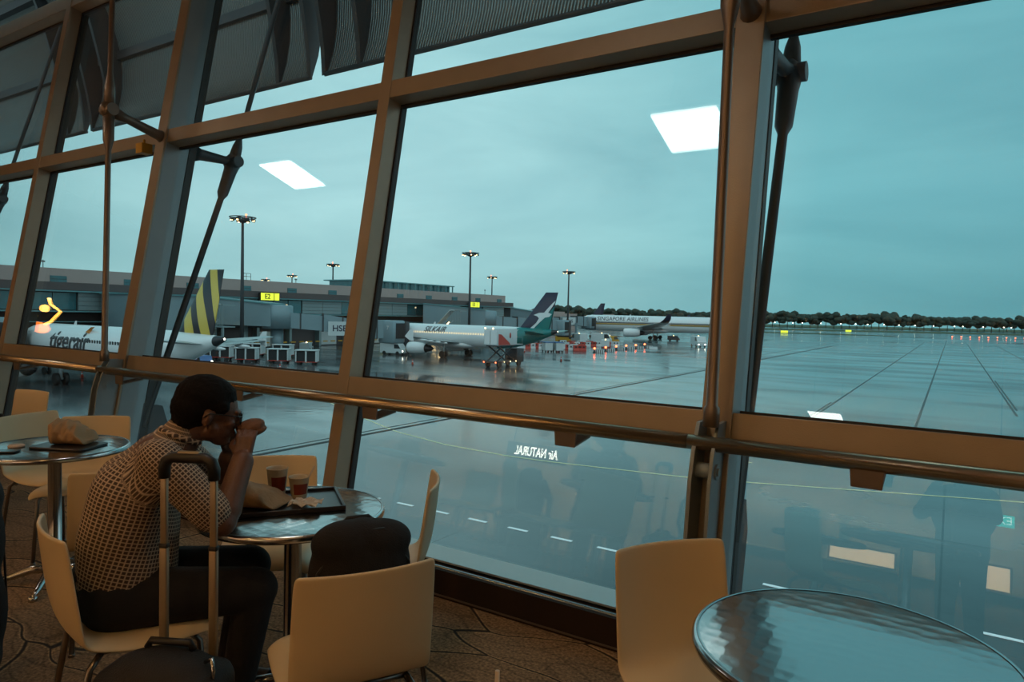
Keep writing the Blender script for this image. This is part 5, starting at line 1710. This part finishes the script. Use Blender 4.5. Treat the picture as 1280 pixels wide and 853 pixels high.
# airfield signs and lights
for px_, F_, lb in ((980, 405, 'pair of lit yellow taxiway signs nearest the wide column'), (1060, 500, 'lit yellow taxiway sign on the grass strip at right')):
    t = empty('taxiway_sign', at(px_, F_), YAW, lb, 'sign')
    b = MB(); b.box((-2.1, -.15, .3), (-.1, .15, 1.6)); b.box((.1, -.15, .3), (2.1, .15, 1.6)); b.build('lit_face', M['yellow_sign'], t)
    b = MB(); b.box((-1.8, -.1, 0), (-1.6, .1, .3)); b.box((1.6, -.1, 0), (1.8, .1, .3)); b.build('leg', M['mast'], t)
RR = random.Random(12)
fl0 = None
for k in range(16):
    px_ = 968 + k * 20 + RR.uniform(-6, 6)
    if fl0 is None:
        t = empty('street_lamp', (0, 0, 0)); b = MB(); b.tube([(0, 0, 0), (0, 0, 5.2)], .12, 6); b.build('pole', M['mast'], t)
        b = MB(); b.sphere((0, 0, 5.3), (.45, .45, .35), 8, 6); b.build('lamp_head', M['white_lamp'], t); fl0 = t; o = t
    else:
        o = copy_tree(fl0)
    o.location = at(px_, 640 + RR.uniform(-20, 20)); o.rotation_euler = (0, 0, 0)
    tag(o, 'tiny white street lamp below the far treeline at right', 'lamp', 'street lamps below the treeline')
fl0 = None
for k in range(9):
    px_ = 1190 + k * 11.3
    if fl0 is None:
        t = empty('runway_light', (0, 0, 0)); b = MB(); b.tube([(0, 0, 0), (0, 0, .5)], .1, 6); b.build('stem', M['mast'], t)
        b = MB(); b.sphere((0, 0, .7), (.3, .3, .25), 8, 6); b.build('red_lens', M['red_lamp'], t); fl0 = t; o = t
    else:
        o = copy_tree(fl0)
    o.location = at(px_, 385); tag(o, 'tiny red edge light on the far right taxiway', 'lamp', 'red taxiway edge lights')
# ================================================================== people
def cap(b, p0, p1, r0, r1, n=14):
    """tapered limb piece with round ends"""
    p0 = Vector(p0); p1 = Vector(p1)
    d = (p1 - p0); L = d.length
    Mx = Matrix.Translation(p0) @ d.to_track_quat('Z', 'Y').to_matrix().to_4x4()
    prof_ = []
    for k in range(6):
        a = pi / 2 * (1 - k / 5)
        prof_.append((max(r0 * cos(a), .0008), -r0 * sin(a)))
    for k in range(6):
        a = pi / 2 * k / 5
        prof_.append((max(r1 * cos(a), .0008), L + r1 * sin(a)))
    b.lathe(prof_, n, (0, 0, 0), 0, Mx)


def hand(b, wrist, palm_dir, palm_n, side, curl=.9, s=1.0, bunch=1.0):
    """five fingers: palm_dir runs wrist->knuckles, palm_n is the way the palm faces, side = +1 thumb on the 'a' side"""
    d = Vector(palm_dir).normalized(); nrm = Vector(palm_n); nrm = (nrm - d * nrm.dot(d)).normalized()
    a = d.cross(nrm).normalized() * side
    w = Vector(wrist)
    for k in (-1, 0, 1):
        cap(b, w + a * .016 * k * s, w + d * .078 * s + a * .025 * k * s, .016 * s, .0135 * s, 10)
    for k, (off, ln) in enumerate(((.031, .068), (.0105, .078), (-.0105, .072), (-.031, .056))):
        p = w + d * .082 * s + a * off * s
        ang = curl * .45
        segs = (ln * .45, ln * .32, ln * .25)
        r = .0092 * s
        for q, sg in enumerate(segs):
            dd = (d * cos(ang) + nrm * sin(ang)).normalized()
            p2 = p + dd * sg * s
            cap(b, p, p2, r, r * .88, 8)
            p = p2; r *= .88; ang += curl * .75
    p = w + d * .02 * s + a * .028 * s
    q1 = p + (d * .7 + a * .55 + nrm * .35).normalized() * .042 * s
    q2 = q1 + (d * .75 + a * .05 + nrm * .75).normalized() * .032 * s
    q3 = q2 + (d * .7 - a * .25 + nrm * .7).normalized() * .024 * s
    cap(b, p, q1, .015 * s, .011 * s, 8); cap(b, q1, q2, .0108 * s, .0098 * s, 8); cap(b, q2, q3, .0098 * s, .008 * s, 8)


def head_parts(b, c, fw, upv, s=1.0):
    """skull, jaw, nose, lips, ears; fw = facing, upv = crown direction"""
    fw = Vector(fw).normalized(); upv = Vector(upv); upv = (upv - fw * upv.dot(fw)).normalized(); lf = upv.cross(fw)
    R3 = Matrix((fw, lf, upv)).transposed().to_4x4()
    Mx = Matrix.Translation(c) @ R3 @ Matrix.Scale(s, 4)

    def e(p, r, rot=(0, 0, 0)):
        b.sphere((0, 0, 0), r, 20, 14, 0, Mx @ Matrix.Translation(p) @ Euler(rot).to_matrix().to_4x4())

    def c_(p0, p1, r0, r1):
        cap(b, (Mx @ Vector(p0)), (Mx @ Vector(p1)), r0 * s, r1 * s, 10)
    e((-.012, 0, .028), (.098, .078, .088))           # cranium
    e((.030, 0, .018), (.062, .068, .072))            # forehead
    e((.045, 0, -.045), (.048, .056, .058))           # face
    e((.052, 0, -.086), (.036, .038, .026))           # chin
    e((.015, 0, -.062), (.052, .058, .040))           # jaw
    c_((.020, .050, -.045), (.055, .022, -.088), .018, .016); c_((.020, -.050, -.045), (.055, -.022, -.088), .018, .016)
    c_((.092, 0, .002), (.108, 0, -.030), .008, .012); e((.102, 0, -.034), (.014, .017, .010))     # nose
    e((.090, 0, .016), (.014, .046, .010))            # brow
    e((.090, 0, -.058), (.012, .024, .006)); e((.088, 0, -.068), (.012, .021, .007))   # lips
    e((.068, .036, -.025), (.022, .020, .020)); e((.068, -.036, -.025), (.022, .020, .020))   # cheeks
    for sy in (-1, 1):
        e((-.004, sy * .076, -.012), (.017, .008, .031), (sy * .15, .15, 0)); e((-.002, sy * .079, -.012), (.010, .010, .020))
        e((.080, sy * .031, .000), (.010, .013, .010))
    return Mx


def uv_cyl(o, axes, pitch):
    """map checks around each garment limb: u runs round the axis, v along it"""
    me = o.data
    uvl = me.uv_layers.new(name='cloth')
    dat = []
    for v in me.vertices:
        p = Vector(v.co); best = None
        for (a, c, ref, rad) in axes:
            d = (c - a); t = max(0, min(1, (p - a).dot(d) / d.dot(d)))
            dist = (p - (a + d * t)).length - rad
            if best is None or dist < best[0]:
                dn = d.normalized(); rf = (ref - dn * ref.dot(dn)).normalized(); q = dn.cross(rf)
                w = p - a
                best = (dist, atan2(w.dot(q), w.dot(rf)) * max(rad, .05) / pitch, w.dot(dn) / pitch)
        dat.append((best[1], best[2]))
    for lp in me.loops:
        uvl.data[lp.index].uv = dat[lp.vertex_index]


def make_check():
    m, n, l, p = new_mat('brown_checked_shirt_cloth')
    uv = n.new('ShaderNodeUVMap'); uv.uv_map = 'cloth'
    sp = n.new('ShaderNodeSeparateXYZ'); l.new(uv.outputs[0], sp.inputs[0])
    fac = []
    for ax in ('X', 'Y'):
        m1 = n.new('ShaderNodeMath'); m1.operation = 'FRACT'; l.new(sp.outputs[ax], m1.inputs[0])
        m2 = n.new('ShaderNodeMath'); m2.operation = 'SUBTRACT'; m2.inputs[1].default_value = .5; l.new(m1.outputs[0], m2.inputs[0])
        m3 = n.new('ShaderNodeMath'); m3.operation = 'ABSOLUTE'; l.new(m2.outputs[0], m3.inputs[0])
        m4 = n.new('ShaderNodeMapRange'); m4.inputs['From Min'].default_value = .28; m4.inputs['From Max'].default_value = .48
        l.new(m3.outputs[0], m4.inputs[0]); fac.append(m4)
    mx = n.new('ShaderNodeMath'); mx.operation = 'MAXIMUM'
    l.new(fac[0].outputs[0], mx.inputs[0]); l.new(fac[1].outputs[0], mx.inputs[1])
    cm = n.new('ShaderNodeMixRGB'); cm.inputs[1].default_value = (.055, .035, .032, 1); cm.inputs[2].default_value = (.56, .43, .31, 1)
    l.new(mx.outputs[0], cm.inputs[0]); l.new(cm.outputs[0], p.inputs['Base Color'])
    p.inputs['Roughness'].default_value = .85
    tc = n.new('ShaderNodeTexCoord'); nz = n.new('ShaderNodeTexNoise'); nz.inputs['Scale'].default_value = 9; nz.inputs['Detail'].default_value = 4
    l.new(tc.outputs['Object'], nz.inputs['Vector'])
    bp = n.new('ShaderNodeBump'); bp.inputs['Strength'].default_value = .5; bp.inputs['Distance'].default_value = .02
    l.new(nz.outputs['Fac'], bp.inputs['Height']); l.new(bp.outputs[0], p.inputs['Normal'])
    return m


M['check'] = make_check()

# ---- the seated man.  local x = the way he faces, y = his left, z = up
man = empty('person', (-2.39, 1.295, 0), atan2(.844, .54), 'seated man with short dark hair, glasses and brown checked shirt, eating with both hands', 'person')
neck = Vector((.165, 0, 1.055)); hc = Vector((.246, 0, 1.138))
hf = Vector((1, 0, -.20)); hu = Vector((.20, 0, 1))
shR = Vector((.095, -.175, 1.005)); shL = Vector((.115, .175, 1.0))
elR = Vector((.285, -.235, .795)); elL = Vector((.30, .235, .79))
wrR = Vector((.352, -.115, .972)); wrL = Vector((.322, .105, .945))
b = MB()
cap(b, (-.02, 0, .56), (.0, 0, .80), .10, .11); cap(b, (.0, 0, .80), (.09, 0, .97), .11, .10)
cap(b, (.09, 0, .96), neck, .085, .062); cap(b, neck, hc + Vector((-.035, 0, -.03)), .060, .056)
for s_, sh, el, wr in ((-1, shR, elR, wrR), (1, shL, elL, wrL)):
    cap(b, (.08, 0, .985), sh, .06, .052); cap(b, sh, el, .048, .042); cap(b, el, wr, .046, .040); cap(b, el.lerp(wr, .2), el.lerp(wr, .6), .050, .042)
    kn = Vector((.40, s_ * .125, .505)); an = Vector((.33, s_ * .13, .09))
    cap(b, (-.01, s_ * .09, .53), kn, .075, .055); cap(b, kn, an, .05, .036); cap(b, an, (an.x + .15, an.y, .045), .035, .028)
MX = head_parts(b, hc, hf, hu, 1.03)
hand(b, wrR + Vector((.003, .006, .012)), (.16, .42, .90), (.25, .85, -.1), 1, .85, .92)
hand(b, wrL + Vector((.002, -.004, .012)), (.30, -.36, .88), (.20, -.9, -.1), -1, .85, .92)
body = remesh(b, 'body', M['skin'], .0048, 3, man)
# shirt: torso and short sleeves, standing off the body
b = MB()
cap(b, (-.025, -.06, .565), (-.03, -.05, .72), .135, .135); cap(b, (-.025, .06, .565), (-.03, .05, .72), .135, .135)
cap(b, (-.03, -.055, .72), (.0, -.065, .87), .135, .128); cap(b, (-.03, .055, .72), (.0, .065, .87), .135, .128)
cap(b, (.0, -.065, .87), (.075, -.09, .965), .125, .092); cap(b, (.0, .065, .87), (.075, .09, .965), .125, .092)
cap(b, (.06, 0, .93), (.135, 0, 1.035), .105, .072); cap(b, (.135, 0, 1.03), (.158, 0, 1.065), .070, .066)
cap(b, (.05, 0, .60), (.06, 0, .84), .10, .10)
for s_, sh, el in ((-1, shR, elR), (1, shL, elL)):
    cap(b, (.075, s_ * .06, .985), sh, .075, .070); cap(b, sh, sh.lerp(el, .45), .074, .070); cap(b, sh.lerp(el, .45), sh.lerp(el, .84), .070, .067)
    cap(b, sh + Vector((.0, 0, -.02)), Vector((.02, s_ * .12, .84)), .065, .07)
shirt = remesh(b, 'shirt', M['check'], .008, 5, man)
uv_cyl(shirt, [(Vector((-.04, 0, .50)), Vector((.15, 0, 1.06)), Vector((1, 0, 0)), .15), (shR, elR, Vector((0, -1, 0)), .07), (shL, elL, Vector((0, 1, 0)), .07)], .0128)
# collar
b = MB()
ringc = []
for k in range(25):
    a = radians(28) + radians(304) * k / 24
    ringc.append(neck + Vector((-.008 + .066 * cos(a), .066 * sin(a), .002 + .028 * (-cos(a)))))
b.tube(ringc, .010, 8)
for s_ in (-1, 1):
    b.add([ringc[0 if s_ > 0 else -1], neck + Vector((.05, s_ * .02, -.045)), neck + Vector((.045, s_ * .055, -.02))], [(0, 1, 2)])
o = b.build('collar', M['check'], man); uv_cyl(o, [(neck - Vector((0, 0, .1)), neck + Vector((0, 0, .1)), Vector((1, 0, 0)), .06)], .0175)
# trousers and belt
b = MB()
ell(b, (-.015, 0, .535), (.17, .20, .09)); cap(b, (-.03, -.07, .54), (-.03, .07, .54), .135, .135)
for s_ in (-1, 1):
    kn = Vector((.40, s_ * .125, .510)); an = Vector((.33, s_ * .13, .11))
    cap(b, (-.01, s_ * .105, .53), kn, .105, .078); cap(b, kn, an, .072, .056)
remesh(b, 'trousers', M['trousers'], .009, 5, man)
for s_ in (-1, 1):
    b = MB(); y = s_ * .13
    cap(b, (.30, y, .045), (.50, y, .035), .045, .040); ell(b, (.42, y, .035), (.12, .046, .035)); b.rbox((.25, y - .04, 0), (.53, y + .04, .02), .035)
    remesh(b, 'shoe', M['blackpl'], .006, 4, man)
# hair cap
b = MB()


def he(p, r, rot=(0, 0, 0)):
    b.sphere((0, 0, 0), r, 24, 16, 0, MX @ Matrix.Translation(p) @ Euler(rot).to_matrix().to_4x4())


he((-.020, 0, .048), (.102, .084, .082)); he((-.045, 0, .012), (.082, .082, .080)); he((.016, 0, .070), (.062, .066, .042))
he((-.060, 0, -.035), (.055, .066, .050)); he((.03, .060, .03), (.030, .022, .028)); he((.03, -.060, .03), (.030, .022, .028))
hair = remesh(b, 'hair', M['hair'], .005, 2, man)
tx = bpy.data.textures.new('hair_tufts', 'CLOUDS'); tx.noise_scale = .012
dm = hair.modifiers.new('tufts', 'DISPLACE'); dm.texture = tx; dm.strength = .006; dm.mid_level = .4
# glasses
b = MB()
for sy in (-1, 1):
    ring = [MX @ Vector((.106, sy * .032 + .023 * cos(a), -.004 + .018 * sin(a))) for a in [2 * pi * k / 20 for k in range(21)]]
    b.tube(ring, .0022, 6)
    b.tube([MX @ Vector((.106, sy * .055, .006)), MX @ Vector((.09, sy * .079, .008)), MX @ Vector((.0, sy * .086, .006)), MX @ Vector((-.018, sy * .086, -.010))], .0022, 6)
b.tube([MX @ Vector((.107, -.010, .0)), MX @ Vector((.107, .010, .0))], .002, 6)
b.build('glasses', M['blackpl'], man)
b = MB(); wd = (wrL - elL).normalized(); wc = wrL - wd * .02
b.lathe([(.034, -.008), (.036, -.004), (.036, .004), (.034, .008)], 24, (0, 0, 0), 0, Matrix.Translation(wc) @ align_z(wd), caps=False)
b.build('wristwatch', M['chrome'], man)
b = MB(); b.tube([(-.155, -.10, .615), (-.165, 0, .62), (-.155, .10, .615)], .012, 6); b.build('belt', M['blackpl'], man)
# the filled bun in his hands
MM = Matrix.Translation(man.location) @ Matrix.Rotation(atan2(.844, .54), 4, 'Z')
b = MB(); ell(b, (0, 0, .009), (.054, .046, .026)); ell(b, (0, 0, -.012), (.056, .048, .018))
bn = remesh(b, 'filled_bun', M['burger'], .004, 2, None, MM @ Vector((.388, -.01, 1.072)))
bn.rotation_euler = (.15, -.25, .6)
tag(bn, 'brown filled bread bun held up to the mouth by the seated man', 'food')

# ---- the photographer, standing at the viewpoint (seen only reflected in the lower right pane)
ph = empty('person', (.135, -.210, 0), radians(122.6), 'standing person in dark clothes holding a camera up, reflected in the right pane', 'person')
b = MB()
for s_ in (-1, 1):
    cap(b, (0, s_ * .09, .90), (.01, s_ * .11, .50), .09, .06); cap(b, (.01, s_ * .11, .50), (-.02, s_ * .12, .09), .058, .038); cap(b, (-.02, s_ * .12, .05), (.14, s_ * .13, .035), .04, .03)
    sh = Vector((0, s_ * .19, 1.33)); el = Vector((.10, s_ * .29, 1.17)); wr = Vector((.165, s_ * .10, 1.43))
    cap(b, (0, 0, 1.33), sh, .09, .065); cap(b, sh, el, .055, .045); cap(b, el, wr, .045, .03)
    hand(b, wr, (.25, -s_ * .35, .9), (.2, -s_, 0), s_, .8, .9)
cap(b, (0, 0, .92), (0, 0, 1.15), .13, .135); cap(b, (0, 0, 1.15), (0, 0, 1.32), .14, .12); cap(b, (0, 0, 1.36), (.02, 0, 1.47), .06, .055)
MP = head_parts(b, (.045, 0, 1.53), (1, 0, -.02), (.02, 0, 1))
remesh(b, 'body', M['skin'], .008, 3, ph)
b = MB()
cap(b, (0, -.06, .88), (0, -.06, 1.15), .14, .14); cap(b, (0, .06, .88), (0, .06, 1.15), .14, .14); cap(b, (0, -.1, 1.15), (0, -.1, 1.32), .14, .105); cap(b, (0, .1, 1.15), (0, .1, 1.32), .14, .105); cap(b, (-.01, -.12, 1.33), (-.01, .12, 1.33), .105, .105); cap(b, (0, 0, 1.30), (0, 0, 1.41), .11, .075); cap(b, (-.02, 0, .95), (-.02, 0, 1.32), .14, .135)
for s_ in (-1, 1):
    sh = Vector((0, s_ * .19, 1.33)); el = Vector((.10, s_ * .29, 1.17)); wr = Vector((.165, s_ * .10, 1.43))
    cap(b, sh, el, .078, .065); cap(b, el, el.lerp(wr, .8), .06, .045)
remesh(b, 'jacket', M['black'], .011, 4, ph)
b = MB()
cap(b, (0, -.05, .90), (0, .05, .90), .14, .14)
for s_ in (-1, 1):
    cap(b, (0, s_ * .09, .90), (.01, s_ * .11, .50), .105, .075); cap(b, (.01, s_ * .11, .50), (-.02, s_ * .12, .06), .072, .06)
remesh(b, 'trousers', M['trousers'], .011, 4, ph)
b = MB(); MX = MP
he((-.020, 0, .045), (.104, .086, .084)); he((-.045, 0, .0), (.084, .084, .09))
remesh(b, 'hair', M['hair'], .008, 2, ph)
cm_ = empty('photo_camera', (0, 0, 1.52), YAW, 'black camera held up by the standing person', 'camera')
b = MB(); b.rbox((-.065, -.085, -.045), (.065, -.045, .035), .012); b.rbox((-.025, -.08, .03), (.025, -.045, .055), .008); b.build('camera_body', M['blackpl'], cm_)
b = MB(); b.tube([(0, -.05, 0), (0, -.008, 0)], [.034, .032], 24); b.build('lens', M['blackpl'], cm_)
